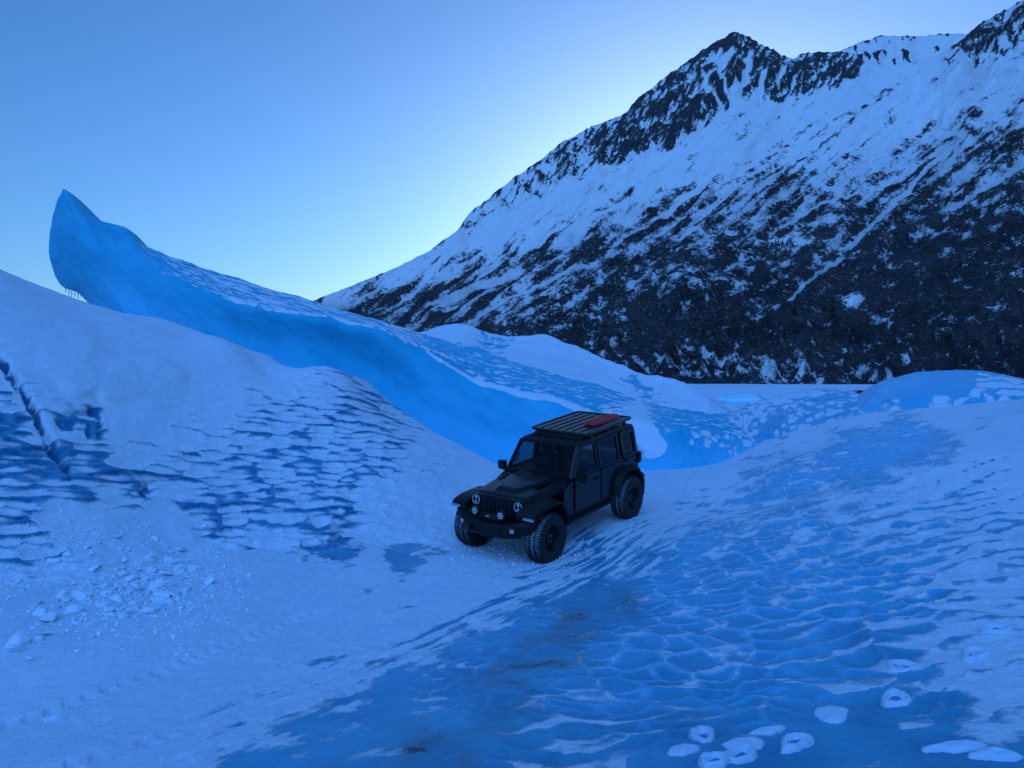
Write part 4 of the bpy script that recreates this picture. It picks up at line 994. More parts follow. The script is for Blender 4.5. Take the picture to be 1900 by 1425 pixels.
class MB:
    def __init__(self): self.v, self.f = [], []

    def add(self, vs, fs):
        b = len(self.v)
        self.v += [tuple(map(float, p)) for p in vs]
        self.f += [tuple(b + i for i in q) for q in fs]
        return self

    def hexa(self, p):
        """eight corners: four below, four above, each ring in the same order"""
        return self.add(p, [(3, 2, 1, 0), (4, 5, 6, 7), (0, 1, 5, 4), (1, 2, 6, 5), (2, 3, 7, 6), (3, 0, 4, 7)])

    def box(self, x0, x1, y0, y1, z0, z1):
        return self.hexa([(x0, y0, z0), (x1, y0, z0), (x1, y1, z0), (x0, y1, z0), (x0, y0, z1), (x1, y0, z1), (x1, y1, z1), (x0, y1, z1)])

    def prism_y(self, poly, y0, y1):
        n = len(poly)
        vs = [(x, y0, z) for x, z in poly] + [(x, y1, z) for x, z in poly]
        return self.add(vs, [tuple(range(n)), tuple(range(2 * n - 1, n - 1, -1))] + [(i, (i + 1) % n, n + (i + 1) % n, n + i)[::-1] for i in range(n)])

    def lathe(self, prof, axis='y', n=32, c=(0, 0, 0), closed=False):
        vs = []
        for r, h in prof:
            for k in range(n):
                a = 2 * math.pi * k / n
                p = {'y': (r * math.cos(a), h, r * math.sin(a)), 'x': (h, r * math.cos(a), r * math.sin(a)), 'z': (r * math.cos(a), r * math.sin(a), h)}[axis]
                vs.append((p[0] + c[0], p[1] + c[1], p[2] + c[2]))
        fs = []
        m = len(prof)
        for j in range(m - 1 + (1 if closed else 0)):
            for k in range(n):
                j2 = (j + 1) % m
                fs.append((j * n + k, j * n + (k + 1) % n, j2 * n + (k + 1) % n, j2 * n + k))
        if not closed:
            if prof[0][0] > 1e-6: fs.append(tuple(range(n - 1, -1, -1)))
            if prof[-1][0] > 1e-6: fs.append(tuple((m - 1) * n + k for k in range(n)))
        return self.add(vs, fs)

    def bar(self, a, b, w, h=None, n=4):
        a, b = Vector(a), Vector(b); d = (b - a).normalized()
        up = Vector((0, 0, 1)) if abs(d.z) < .9 else Vector((1, 0, 0))
        s = d.cross(up).normalized(); u = s.cross(d)
        h = h or w
        if n == 4:
            ring = [(-w / 2, -h / 2), (w / 2, -h / 2), (w / 2, h / 2), (-w / 2, h / 2)]
        else:
            ring = [(w / 2 * math.cos(2 * math.pi * k / n), h / 2 * math.sin(2 * math.pi * k / n)) for k in range(n)]
        vs = [a + s * p + u * q for p, q in ring] + [b + s * p + u * q for p, q in ring]
        n = len(ring)
        return self.add(vs, [tuple(range(n)), tuple(range(2 * n - 1, n - 1, -1))] + [(i, n + i, n + (i + 1) % n, (i + 1) % n) for i in range(n)])

    def tube(self, pts, w, n=8):
        for a, b in zip(pts[:-1], pts[1:]): self.bar(a, b, w, n=n)
        return self

    def torus(self, c, R, r, axis='x', n=24, m=8):
        prof = [(R + r * math.cos(2 * math.pi * k / m), r * math.sin(2 * math.pi * k / m)) for k in range(m)]
        return self.lathe(prof, axis, n, c, closed=True)

    def build(self, name, mat, parent=None, bevel=0.0, smooth=False, seg=2):
        me = bpy.data.meshes.new(name)
        me.from_pydata(self.v, [], self.f)
        bm = bmesh.new(); bm.from_mesh(me)
        bmesh.ops.recalc_face_normals(bm, faces=bm.faces)
        if bevel:
            ed = [e for e in bm.edges if len(e.link_faces) == 2 and e.calc_face_angle(0) > math.radians(25)]
            bmesh.ops.bevel(bm, geom=ed, offset=bevel, segments=seg, affect='EDGES', clamp_overlap=True)
        if smooth or bevel:
            for f in bm.faces: f.smooth = True
            for e in bm.edges:
                if len(e.link_faces) == 2 and e.calc_face_angle(0) > math.radians(38): e.smooth = False
        bm.to_mesh(me); bm.free()
        return link(name, me, mat, parent)


def mir(pts): return [(x, -y, z) for x, y, z in pts]


car = empty('off_road_car', CAR_LOC, CAR_ROT, 1.0)
tag(car, 'black four-door off-road car with roof rack parked on the ice', 'car')

# tub
tub = [(.86, .60), (-.95, .60), (-1.0, .84), (-1.17, 1.02), (-1.5, 1.07), (-1.83, 1.02), (-1.99, .84), (-2.02, .68), (-2.09, .68), (-2.11, 1.24), (.56, 1.275), (.86, 1.16)]
body = MB().prism_y(tub, -.775, .775).build('body', M['paint'], car, bevel=.025)
MB().hexa([(.5, -.56, .62), (1.74, -.50, .62), (1.74, .50, .62), (.5, .56, .62), (.5, -.66, 1.16), (1.74, -.56, 1.06), (1.74, .56, 1.06), (.5, .66, 1.16)]).build('engine_bay', M['satin'], car)
MB().box(-1.95, 1.7, -.38, .38, .48, .64).build('chassis', M['satin'], car)
for s in (1, -1):
    MB().box(-.93, .84, s * .76, s * .86, .50, .56).build('side_step', M['satin'], car, bevel=.012)
    MB().box(-.95, .86, s * .60, s * .768, .46, .63).build('rocker_panel', M['dark'], car)

# hood: wraps over its sides, raised centre with two vents
hx = np.linspace(.50, 1.83, 30); hy = np.linspace(-1, 1, 41)
hv, hf = [], []
for i, x in enumerate(hx):
    k = (x - .5) / 1.33
    w = .735 - .115 * k ** 1.2
    front = sstep(1.70, 1.84, np.array(x))
    zc = 1.285 - .085 * k - .05 * k * k - .05 * float(front)
    bw = .40 - .16 * sstep(1.0, 1.62, np.array(x)); bh = .045 * (1 - sstep(1.48, 1.66, np.array(x)))
    for j, q in enumerate(hy):
        y = q * w
        z = zc - .022 * q * q - .115 * sstep(.86, 1.0, np.array(abs(q)))
        z += bh * (1 - sstep(float(bw) - .035, float(bw) + .02, np.array(abs(y))))
        hv.append((x, y * (1 + .012 * (abs(q) > .99)), float(z)))
n = len(hy)
hf = [(i * n + j, (i + 1) * n + j, (i + 1) * n + j + 1, i * n + j + 1) for i in range(len(hx) - 1) for j in range(n - 1)]
b0 = len(hv)
hood = MB().add(hv, hf).build('hood', M['paint'], car, smooth=True)
for s in (1, -1):
    vent = MB().hexa([(.86, s * .40, 1.275), (1.24, s * .355, 1.255), (1.22, s * .475, 1.25), (.86, s * .52, 1.27), (.86, s * .40, 1.287), (1.24, s * .355, 1.272), (1.22, s * .475, 1.266), (.86, s * .52, 1.282)]).build('hood_vent', M['plastic'], hood, bevel=.006)
    for k in range(6):
        x = .90 + k * .058
        MB().bar((x, s * (.41 - k * .006), 1.288 - k * .0022), (x - .02, s * (.505 - k * .006), 1.284 - k * .0022), .02, .012).build('vent_slat', M['satin'], hood)
    MB().bar((1.66, s * .63, 1.10), (1.60, s * .645, 1.07), .035, .05).build('hood_latch', M['plastic'], hood, bevel=.008)

# grille
gp = [(-.60, .72), (.60, .72), (.64, .86), (.63, 1.04), (.56, 1.13), (-.56, 1.13), (-.63, 1.04), (-.64, .86)]
gm = MB(); n = len(gp)
gm.add([(1.74, y, z) for y, z in gp] + [(1.82 + .02 * (1.13 - z) / .4, y * .985, z) for y, z in gp], [tuple(range(n - 1, -1, -1)), tuple(range(n, 2 * n))] + [(i, (i + 1) % n, n + (i + 1) % n, n + i) for i in range(n)])
grille = gm.build('grille', M['paint'], car, bevel=.015)
for k in range(7):
    y = (k - 3) * .092
    MB().box(1.825, 1.845, y - .026, y + .026, .80, 1.06).build('grille_slot', M['dark'], grille, bevel=.008)


def lamp(name, c, r, parent, kind):
    h = MB().lathe([(r * 1.12, -.05), (r * 1.16, .0), (r * 1.05, .022), (r * .96, .018)], 'x', 28, c).build(name, M['plastic'], parent, smooth=True)
    if kind == 'head':
        MB().lathe([(0, .012), (r * .55, .016), (r * .86, .006)], 'x', 28, c).build('lens', M['lamp_dark'], h, smooth=True)
        MB().torus((c[0] + .018, c[1], c[2]), r * .90, r * .085, 'x', 32, 6).build('light_ring', M['lens'], h, smooth=True)
        MB().box(c[0] + .012, c[0] + .026, c[1] - r * .8, c[1] + r * .8, c[2] - .008, c[2] + .008).build('divider', M['chrome'], h)
        MB().lathe([(0, .03), (r * .26, .022), (r * .3, .012)], 'x', 14, (c[0], c[1], c[2] + r * .4)).build('projector', M['lens'], h, smooth=True)
        MB().lathe([(0, .03), (r * .22, .022), (r * .26, .012)], 'x', 14, (c[0], c[1], c[2] - r * .42)).build('projector', M['lens'], h, smooth=True)
    else:
        MB().lathe([(0, .008), (r * .95, .010)], 'x', 24, c).build('lens', M['lamp_dark'], h)
        for k in range(7):
            a = k * math.pi / 3; rr_ = 0 if k == 6 else r * .58
            MB().lathe([(0, .028), (r * .2, .026), (r * .27, .012)], 'x', 8, (c[0], c[1] + rr_ * math.cos(a), c[2] + rr_ * math.sin(a))).build('reflector', M['lens'], h, smooth=True)
    return h


for s in (1, -1):
    lamp('headlight', (1.83, s * .47, 1.025), .092, car, 'head')
    lamp('driving_lamp', (2.10, s * .285, .915), .078, car, 'spot')
    MB().bar((2.08, s * .285, .84), (2.05, s * .285, .76), .04, .02).build('lamp_bracket', M['satin'], car)

# front fenders, rear flares


def flare(path, yi, yo, th, drop, s, name, mat, parent):
    m = MB(); vs = []
    n = len(path)
    cx_ = sum(p[0] for p in path) / n
    for k, (x, z) in enumerate(path):
        a = path[max(k - 1, 0)]; b = path[min(k + 1, n - 1)]
        tx, tz = b[0] - a[0], b[1] - a[1]; L = math.hypot(tx, tz); nx, nz = -tz / L, tx / L
        if nz < 0 and abs(nz) > .2: nx, nz = -nx, -nz
        if abs(nz) <= .2 and (x - cx_) * nx < 0: nx, nz = -nx, -nz
        vs += [(x, s * yi, z), (x - nx * drop, s * yo, z - nz * drop), (x - nx * (drop + th), s * (yo - .004), z - nz * (drop + th)), (x - nx * th, s * yi, z - nz * th)]
    fs = []
    for k in range(n - 1):
        for j in range(4):
            fs.append((4 * k + j, 4 * k + (j + 1) % 4, 4 * k + 4 + (j + 1) % 4, 4 * k + 4 + j))
    fs += [(0, 1, 2, 3), (4 * n - 1, 4 * n - 2, 4 * n - 3, 4 * n - 4)]
    return m.add(vs, fs).build(name, mat, parent, bevel=.012)


for s in (1, -1):
    fe = flare([(2.02, .86), (2.04, .96), (1.96, 1.03), (1.72, 1.085), (1.20, 1.10), (1.04, 1.03), (.90, .82), (.84, .62)], .56, .925, .055, .045, s, 'front_fender', M['plastic'], car)
    MB().hexa([(2.035, s * .70, .885), (2.045, s * .91, .885), (2.00, s * .915, .885), (2.00, s * .70, .885), (2.04, s * .70, .925), (2.05, s * .91, .925), (2.00, s * .915, .925), (2.00, s * .70, .925)]).build('marker_lamp', M['frost'], fe, bevel=.006)
    MB().box(1.05, 1.74, s * .54, s * .575, .66, 1.08).build('fender_liner', M['dark'], car)
    flare([(-.93, .62), (-.98, .86), (-1.14, 1.06), (-1.5, 1.13), (-1.86, 1.06), (-2.02, .86), (-2.08, .70)], .74, .925, .05, .04, s, 'rear_fender', M['plastic'], car)

# front bumper
st = [(-.86, 1.90, 1.72, .68, .86), (-.80, 2.00, 1.80, .61, .88), (-.58, 2.14, 1.92, .545, .81), (-.36, 2.20, 1.95, .515, .77), (0, 2.22, 1.95, .505, .76), (.36, 2.20, 1.95, .515, .77), (.58, 2.14, 1.92, .545, .81), (.80, 2.00, 1.80, .64, .86), (.86, 1.90, 1.72, .70, .84)]
vs, fs = [], []
for y, xf, xb, z0, z1 in st:
    vs += [(xb, y, z0 + .03), (xf - .05, y, z0), (xf, y, z0 + .06), (xf, y, z1 - .04), (xf - .05, y, z1), (xb, y, z1)]
for k in range(len(st) - 1):
    for j in range(6):
        fs.append((6 * k + j, 6 * k + (j + 1) % 6, 6 * k + 6 + (j + 1) % 6, 6 * k + 6 + j))
fs += [(5, 4, 3, 2, 1, 0), tuple(6 * (len(st) - 1) + j for j in range(6))]
bumper = MB().add(vs, fs).build('front_bumper', M['satin'], car, bevel=.012)
for s in (1, -1):
    for j in range(2):
        for k in range(2):
            c = (2.155, s * (.535 + .034 * j), .675 + .036 * k)
            MB().box(2.10, c[0] + .014 - .014 * j, c[1] - .014, c[1] + .014, c[2] - .015, c[2] + .015).build('fog_lamp', M['lens'], bumper, bevel=.003)
    MB().box(1.98, 2.035 if s else 0, s * .70, s * .80, .70, .79).build('bumper_recess', M['dark'], bumper, bevel=.01)
    MB().box(2.19, 2.23, s * .30, s * .35, .60, .70).build('recovery_point', M['satin'], bumper, bevel=.008)
MB().torus((2.24, -.33, .625), .045, .014, 'y', 20, 6).build('shackle', M['rust'], bumper, smooth=True)
MB().torus((2.20, .12, .49), .035, .012, 'y', 20, 6).build('shackle', M['satin'], bumper, smooth=True)
MB().box(2.17, 2.21, .09, .15, .50, .57).build('tow_tongue', M['satin'], bumper)
winch = MB().lathe([(.07, -.22), (.075, -.21), (.075, .21), (.07, .22)], 'y', 20, (2.03, 0, .82)).build('winch', M['satin'], car, smooth=True)
MB().box(2.085, 2.10, -.06, .02, .815, .865).build('winch_badge', M['frost'], winch, bevel=.004)
MB().box(2.085, 2.10, .10, .16, .80, .815).build('winch_badge', M['frost'], winch, bevel=.003)

# axles and wheels
for x in (1.505, -1.505):
    ax = MB().bar((x, -.72, .45), (x, .72, .45), .09, n=12).build('axle', M['satin'], car, smooth=True)
    MB().lathe([(.0, -.13), (.12, -.08), (.15, 0), (.12, .08), (0, .13)], 'x', 16, (x, .18 if x > 0 else 0, .45)).build('differential', M['satin'], ax, smooth=True)

R0 = .45
tyre = MB().lathe([(.235, -.145), (.30, -.165), (.385, -.162), (.425, -.145), (.432, -.10), (.434, 0), (.432, .10), (.425, .145), (.385, .162), (.30, .165), (.235, .145), (.225, .10), (.225, -.10)], 'y', 56, closed=True)
tread = MB()
NT = 58
for k in range(NT):
    for row, (y0, y1, r0, r1, ph) in enumerate(((-.165, -.098, .425, .448, 0), (-.085, -.012, .428, R0 + .001, .5), (.012, .085, .428, R0 + .001, .15), (.098, .165, .425, .448, .62))):
        a0 = 2 * math.pi * (k + ph) / NT; w = 2 * math.pi / NT * (.30 + .05 * ((k * 7 + row) % 3)); sk = .02 * (1 if row % 2 else -1)
        p = []
        for r in (r0, r1):
            q = .8 if r == r1 else 1
            for (yy, aa) in ((y0, -w + sk), (y1, -w - sk), (y1, w - sk), (y0, w + sk)):
                ym = (y0 + y1) / 2 + (yy - (y0 + y1) / 2) * (.92 if r == r1 else 1)
                rr_ = r - (.02 if abs(yy) > .15 and r == r1 else 0)
                p.append((rr_ * math.cos(a0 + aa * q), ym, rr_ * math.sin(a0 + aa * q)))
        tread.hexa(p)
rim = MB().lathe([(.228, -.12), (.232, .125), (.222, .130), (.205, .10), (.195, .045), (.10, .035), (.075, .055), (.05, .07), (0, .07)], 'y', 40)
for k in range(8):
    a = k * math.pi / 4
    rim.bar((.06 * math.cos(a), .062, .06 * math.sin(a)), (.205 * math.cos(a), .085, .205 * math.sin(a)), .045, .03)
first = True
for (sx, sy) in ((1, 1), (1, -1), (-1, 1), (-1, -1)):
    if first:
        w = rim.build('wheel', M['satin'], car, smooth=True)
        ty = tyre.build('tyre', M['packed'], w, smooth=True)
        # packed snow clings to the grooves, the side walls stay black
        ty.data.materials.append(M['rubber'])
        for p in ty.data.polygons:
            c = p.center
            if math.hypot(c.x, c.z) < .418: p.material_index = 1
        td = tread.build('tread', M['rubber'], w); td['kind'] = 'stuff'
        nuts = [MB().lathe([(.012, 0), (.012, .02), (0, .024)], 'y', 6, (.058 * math.cos(a), .07, .058 * math.sin(a))).build('lug_nut', M['chrome'], w) for a in [k * 2 * math.pi / 5 + .4 for k in range(5)]]
        first = False; w0 = w; kids = [ty, td] + nuts
    else:
        w = w0.copy(); COL.objects.link(w); w.parent = car
        for kd in kids:
            c = kd.copy(); COL.objects.link(c); c.parent = w
    w.location = (sx * 1.505, .815 if sy > 0 else -.775, R0)
    w.rotation_euler = (0, .35 * sx, 0 if sy > 0 else math.pi)

# greenhouse: pillars, panes, roof
zb, zr = 1.275, 1.80
ROOF_HW, BELT_HW = .650, .765


def side_pt(x, k, s):      # k = 0 at the belt, 1 at the roof
    return (x, s * (BELT_HW + (ROOF_HW + .01 - BELT_HW) * k), zb - .03 + (zr + .03 - zb + .03) * k)


def windscreen(k): return .545 + (.155 - .545) * k


wf = MB()
for s in (1, -1):
    wf.bar((windscreen(0), s * .725, zb - .02), (windscreen(1), s * .642, zr + .02), .075, .06)
wf.bar((windscreen(0) + .01, -.72, zb + .01), (windscreen(0) + .01, .72, zb + .01), .09, .07)
wf.bar((windscreen(1) - .01, -.64, zr), (windscreen(1) - .01, .64, zr), .08, .06)
wframe = wf.build('windscreen_frame', M['paint'], car, bevel=.012)
ws = MB().add([(windscreen(.04), -.70, zb + .02), (windscreen(.04), .70, zb + .02), (windscreen(.97), .625, zr - .01), (windscreen(.97), -.625, zr - .01)], [(0, 1, 2, 3)]).build('windscreen', M['glass'], car)
for y0 in (-.38, .22):
    wp = MB().bar((windscreen(0) + .06, y0, zb + .035), (windscreen(.02) + .04, y0 + .42, zb + .07), .02, .016).bar((windscreen(0) + .08, y0 - .02, zb + .0), (windscreen(0) + .06, y0, zb + .045), .03, .03).build('wiper', M['plastic'], car)
MB().box(.30, .56, -.62, .62, 1.262, 1.29).build('dashboard', M['dark'], car, bevel=.01)
for s in (1, -1):
    for x in (-.10,):
        seat = MB().hexa([(x - .10, s * .36 - .22, 1.25), (x + .02, s * .36 - .22, 1.25), (x + .02, s * .36 + .22, 1.25), (x - .10, s * .36 + .22, 1.25), (x - .22, s * .36 - .18, 1.48), (x - .10, s * .36 - .18, 1.48), (x - .10, s * .36 + .18, 1.48), (x - .22, s * .36 + .18, 1.48)]).build('seat', M['dark'], car, bevel=.03)
        MB().box(x - .26, x - .17, s * .36 - .12, s * .36 + .12, 1.50, 1.66).build('headrest', M['dark'], seat, bevel=.03)
MB().torus((.22, .36, 1.34), .17, .018, 'x', 24, 6).build('steering_wheel', M['dark'], car, smooth=True)
MB().tube([(.42, -.66, 1.42), (.40, -.61, 1.44), (.32, -.60, 1.56), (.30, -.645, 1.58)], .03).build('grab_handle', M['dark'], car)
roof_p = [(.175, 1.785), (.195, 1.815), (.12, 1.86), (-.6, 1.895), (-1.5, 1.90), (-2.02, 1.885), (-2.085, 1.84), (-2.075, 1.79)]
rm_ = MB(); n = len(roof_p); vs = []
for y, k in ((-.655, 0), (-.635, 1), (.635, 1), (.655, 0)):
    for x, z in roof_p:
        vs.append((x, y, z if k else min(z, 1.80 + (z - 1.79) * .45)))
fs = [tuple(range(n)), tuple(range(4 * n - 1, 3 * n - 1, -1))]
for r in range(3):
    fs += [(r * n + i, r * n + (i + 1) % n, (r + 1) * n + (i + 1) % n, (r + 1) * n + i) for i in range(n)]
roof = rm_.add(vs, fs).build('roof', M['satin'], car, bevel=.015)
for k in range(7):
    y = -.50 + k * .165
    MB().bar((.07, y, 1.872), (-.12, y, 1.884), .03, .012).build('roof_rib', M['satin'], roof, bevel=.004)
MB().bar((.0, -.63, 1.835), (-2.02, -.63, 1.855), .03, .03).build('rain_gutter', M['satin'], roof)
MB().bar((.0, .63, 1.835), (-2.02, .63, 1.855), .03, .03).build('rain_gutter', M['satin'], roof)
for s in (1, -1):
    for x0, x1 in ((-.40, -.52), (-1.27, -1.40), (-1.99, -2.09)):
        p = [side_pt(x0, 0, s), side_pt(x1, 0, s), side_pt(x1 + .02, 1, s), side_pt(x0 + .02, 1, s)]
        q = [(a, b - s * .05, c) for a, b, c in p]
        MB().hexa([p[0], p[1], q[1], q[0], p[3], p[2], q[2], q[3]]).build('pillar', M['paint'], car, bevel=.01)
    # doors with their windows
    for x0, x1, tk in ((.50, -.45, .545), (-.47, -1.30, None)):
        low = -.93 if tk is None else None
        pol = [(x0, .64), (x1 if tk else -.96, .64), (x1 if tk else -1.02, .88), (x1 if tk else -1.20, 1.06), (x1, 1.12), (x1, 1.262), (x0, 1.262)]
        if tk: pol = [(x0, .64), (x1, .64), (x1, 1.262), (x0, 1.262)]
        dr = MB().prism_y(pol, s * .772, s * .796).build('door', M['paint'], car, bevel=.012)
        hx_ = x1 + .15
        MB().hexa([(hx_ - .08, s * .797, 1.10), (hx_ + .10, s * .797, 1.10), (hx_ + .10, s * .83, 1.105), (hx_ - .08, s * .83, 1.105), (hx_ - .08, s * .797, 1.145), (hx_ + .10, s * .797, 1.145), (hx_ + .10, s * .83, 1.14), (hx_ - .08, s * .83, 1.14)]).build('handle', M['plastic'], dr, bevel=.01)
        for hz_ in (.80, 1.10):
            MB().bar((x0 - .01, s * .80, hz_), (x0 - .09, s * .80, hz_), .02, .05).build('hinge', M['paint'], dr, bevel=.004)
        xa = x0 - .03 if tk is None else .47
        xt = x0 - .03 if tk is None else .16
        pw = [side_pt(xa, .07, s), side_pt(x1 + .06, .07, s), side_pt(x1 + .06, .93, s), side_pt(xt, .93, s)]
        MB().add(pw, [(0, 1, 2, 3)]).build('window', M['door_glass'] if tk else M['tinted'], dr)
        fr = MB()
        for a, b in zip(pw, pw[1:] + pw[:1]): fr.bar(a, b, .04, .04)
        fr.build('window_frame', M['paint'], dr)
        if tk:
            mr = MB().hexa([(.40, s * .83, 1.22), (.52, s * .83, 1.22), (.48, s * 1.03, 1.22), (.40, s * 1.03, 1.22), (.40, s * .83, 1.41), (.52, s * .83, 1.41), (.48, s * 1.03, 1.40), (.40, s * 1.03, 1.40)]).build('mirror', M['plastic'], dr, bevel=.025)
            MB().bar((.44, s * .78, 1.24), (.45, s * .86, 1.27), .06, .05).build('mirror_arm', M['plastic'], dr)
    pw = [side_pt(-1.43, .10, s), side_pt(-1.97, .10, s), side_pt(-1.97, .92, s), side_pt(-1.43, .92, s)]
    qw = MB().add(pw, [(0, 1, 2, 3)]).build('quarter_window', M['tinted'], car)
    fr = MB()
    for a, b in zip(pw, pw[1:] + pw[:1]): fr.bar(a, b, .07, .09)
    fr.build('window_frame', M['paint'], qw)
    tl = MB().box(-2.13, -2.0, s * .70, s * .83, 1.06, 1.30).build('tail_lamp', M['plastic'], car, bevel=.02)
    MB().box(-2.02, -1.56, s * .776, s * .79, 1.16, 1.25).build('side_moulding', M['paint'], car, bevel=.006)
MB().add([(-2.06, -.60, 1.30), (-2.06, .60, 1.30), (-2.06, .56, 1.76), (-2.06, -.56, 1.76)], [(0, 1, 2, 3)]).build('rear_window', M['tinted'], car)
rbp = MB().hexa([(-2.30, -.82, .62), (-2.08, -.86, .62), (-2.08, .86, .62), (-2.30, .82, .62), (-2.30, -.82, .80), (-2.08, -.86, .82), (-2.08, .86, .82), (-2.30, .82, .80)]).build('rear_bumper', M['satin'], car, bevel=.03)
MB().hexa([(-2.06, .80, .40), (-2.0, .80, .40), (-2.0, .93, .40), (-2.06, .93, .40), (-2.08, .78, .72), (-2.02, .78, .72), (-2.02, .93, .72), (-2.08, .93, .72)]).build('mud_flap', M['plastic'], car)
MB().bar((.62, -.70, 1.2), (.60, -.705, 1.52), .008, n=6).build('antenna', M['plastic'], car)

# roof rack: frame, lengthwise slats, feet
RX0, RX1, RW, RZ0 = -.25, -2.02, .66, 1.985
rack = empty('roof_rack'); rack.parent = car
rack.rotation_euler = (0, .026, 0); rack.location = (0, 0, -.02)
fr = MB()
c = .07
ring = [(RX0, -RW + c), (RX0, RW - c), (RX0 - c * .3, RW - c * .3), (RX0 - c, RW), (RX1 + c, RW), (RX1 + c * .3, RW - c * .3), (RX1, RW - c), (RX1, -RW + c), (RX1 + c * .3, -RW + c * .3), (RX1 + c, -RW), (RX0 - c, -RW), (RX0 - c * .3, -RW + c * .3)]
for a, b in zip(ring, ring[1:] + ring[:1]):
    fr.bar((a[0], a[1], RZ0 + (a[0] - RX0) * -.006), (b[0], b[1], RZ0 + (b[0] - RX0) * -.006), .055, .05)
fr.build('rack_frame', M['rack'], rack, bevel=.008)
for k in range(7):
    y = -.54 + k * .18
    MB().box(RX1 + .03, RX0 - .03, y - .062, y + .062, RZ0 - .008, RZ0 + .018).build('slat', M['rack'], rack, bevel=.006)
for x in (-.45, -1.1, -1.8):
    MB().box(x - .03, x + .03, -.60, .60, RZ0 - .045, RZ0 - .012).build('crossbar', M['rack'], rack)
    for s in (1, -1):
        MB().hexa([(x - .06, s * .60, 1.86), (x + .06, s * .60, 1.86), (x + .06, s * .645, 1.85), (x - .06, s * .645, 1.85), (x - .04, s * .57, RZ0 - .02), (x + .04, s * .57, RZ0 - .02), (x + .04, s * .61, RZ0 - .02), (x - .04, s * .61, RZ0 - .02)]).build('foot', M['satin'], rack, bevel=.006)
MB().hexa([(-.16, -.56, 1.895), (-.30, -.56, 1.90), (-.30, .56, 1.90), (-.16, .56, 1.895), (-.20, -.56, 1.925), (-.30, -.56, 1.975), (-.30, .56, 1.975), (-.20, .56, 1.925)]).build('wind_deflector', M['plastic'], rack, bevel=.006)

# red traction board lying on the rack
board = empty('traction_board', CAR_MAT @ Vector((-1.33, .33, RZ0 + .042)), CAR_ROT, .3)
tag(board, 'red studded traction board lying on the roof rack of the car', 'traction board')
bw_, bl_ = .155, .56
out = [(-bl_, -bw_ * .7), (-bl_ * .86, -bw_), (bl_ * .86, -bw_), (bl_, -bw_ * .6), (bl_, bw_ * .6), (bl_ * .86, bw_), (-bl_ * .86, bw_), (-bl_, bw_ * .7)]
n = len(out)
MB().add([(x, y, 0) for x, y in out] + [(x * .985, y * .96, .042) for x, y in out], [tuple(range(n - 1, -1, -1)), tuple(range(n, 2 * n))] + [(i, (i + 1) % n, n + (i + 1) % n, n + i) for i in range(n)]).build('plate', M['red'], board, bevel=.012)
stm = MB()
for i in range(17):
    for j in range(5):
        if 7 <= i <= 8 and 1 <= j <= 3: continue
        x = -.48 + i * .06; y = -.11 + j * .055
        stm.hexa([(x - .017, y - .017, .040), (x + .017, y - .017, .040), (x + .017, y + .017, .040), (x - .017, y + .017, .040), (x - .009, y - .009, .062), (x + .009, y - .009, .062), (x + .009, y + .009, .062), (x - .009, y + .009, .062)])
so = stm.build('studs', M['red'], board); so['kind'] = 'stuff'
for s in (1, -1):
    MB().tube([(s * .53, -.05, .03), (s * .545, -.05, .056), (s * .545, .05, .056), (s * .53, .05, .03)], .018).build('grip', M['red'], board)

# ------------------------------------------------------------------ raised footprints on the ice
prints = [(1848, 1172, .30, .21, 15, 'ring-shaped snow footprint highest on the right slope'), (1808, 1219, .36, .19, 22, 'long hollow snow footprint second highest on the right slope'), (1674, 1243, .33, .24, 5, 'broad shallow snow footprint below the cupped ice'),
          (1662, 1302, .33, .20, 20, 'snow footprint with a dark heel hole beside the grey ice'), (1543, 1328, .34, .22, 28, 'lumpy filled snow footprint left of the heel-hole print'), (1476, 1383, .30, .16, 15, 'ring footprint with a blue hole standing alone near the bottom edge'),
          (1304, 1370, .30, .16, 60, 'twin-holed snow footprint at the bottom of the slope'), (1268, 1398, .27, .14, 20, 'solid oval snow footprint under the twin-holed one'), (1381, 1384, .27, .18, -10, 'rounded solid snow footprint between the two ring prints'),
          (1422, 1362, .34, .11, 0, 'narrow flat snow footprint above the solitary ring print'), (1372, 1408, .34, .15, 25, 'largest snow footprint cut by the bottom edge of the picture'), (1325, 1418, .26, .13, 5, 'hollow snow footprint at the very bottom edge'),
          (1845, 1405, .34, .12, -20, 'flat sliding snow footprint in the bottom corner'), (1775, 1390, .44, .12, -14, 'long flat snow smear on grey ice near the bottom corner')]
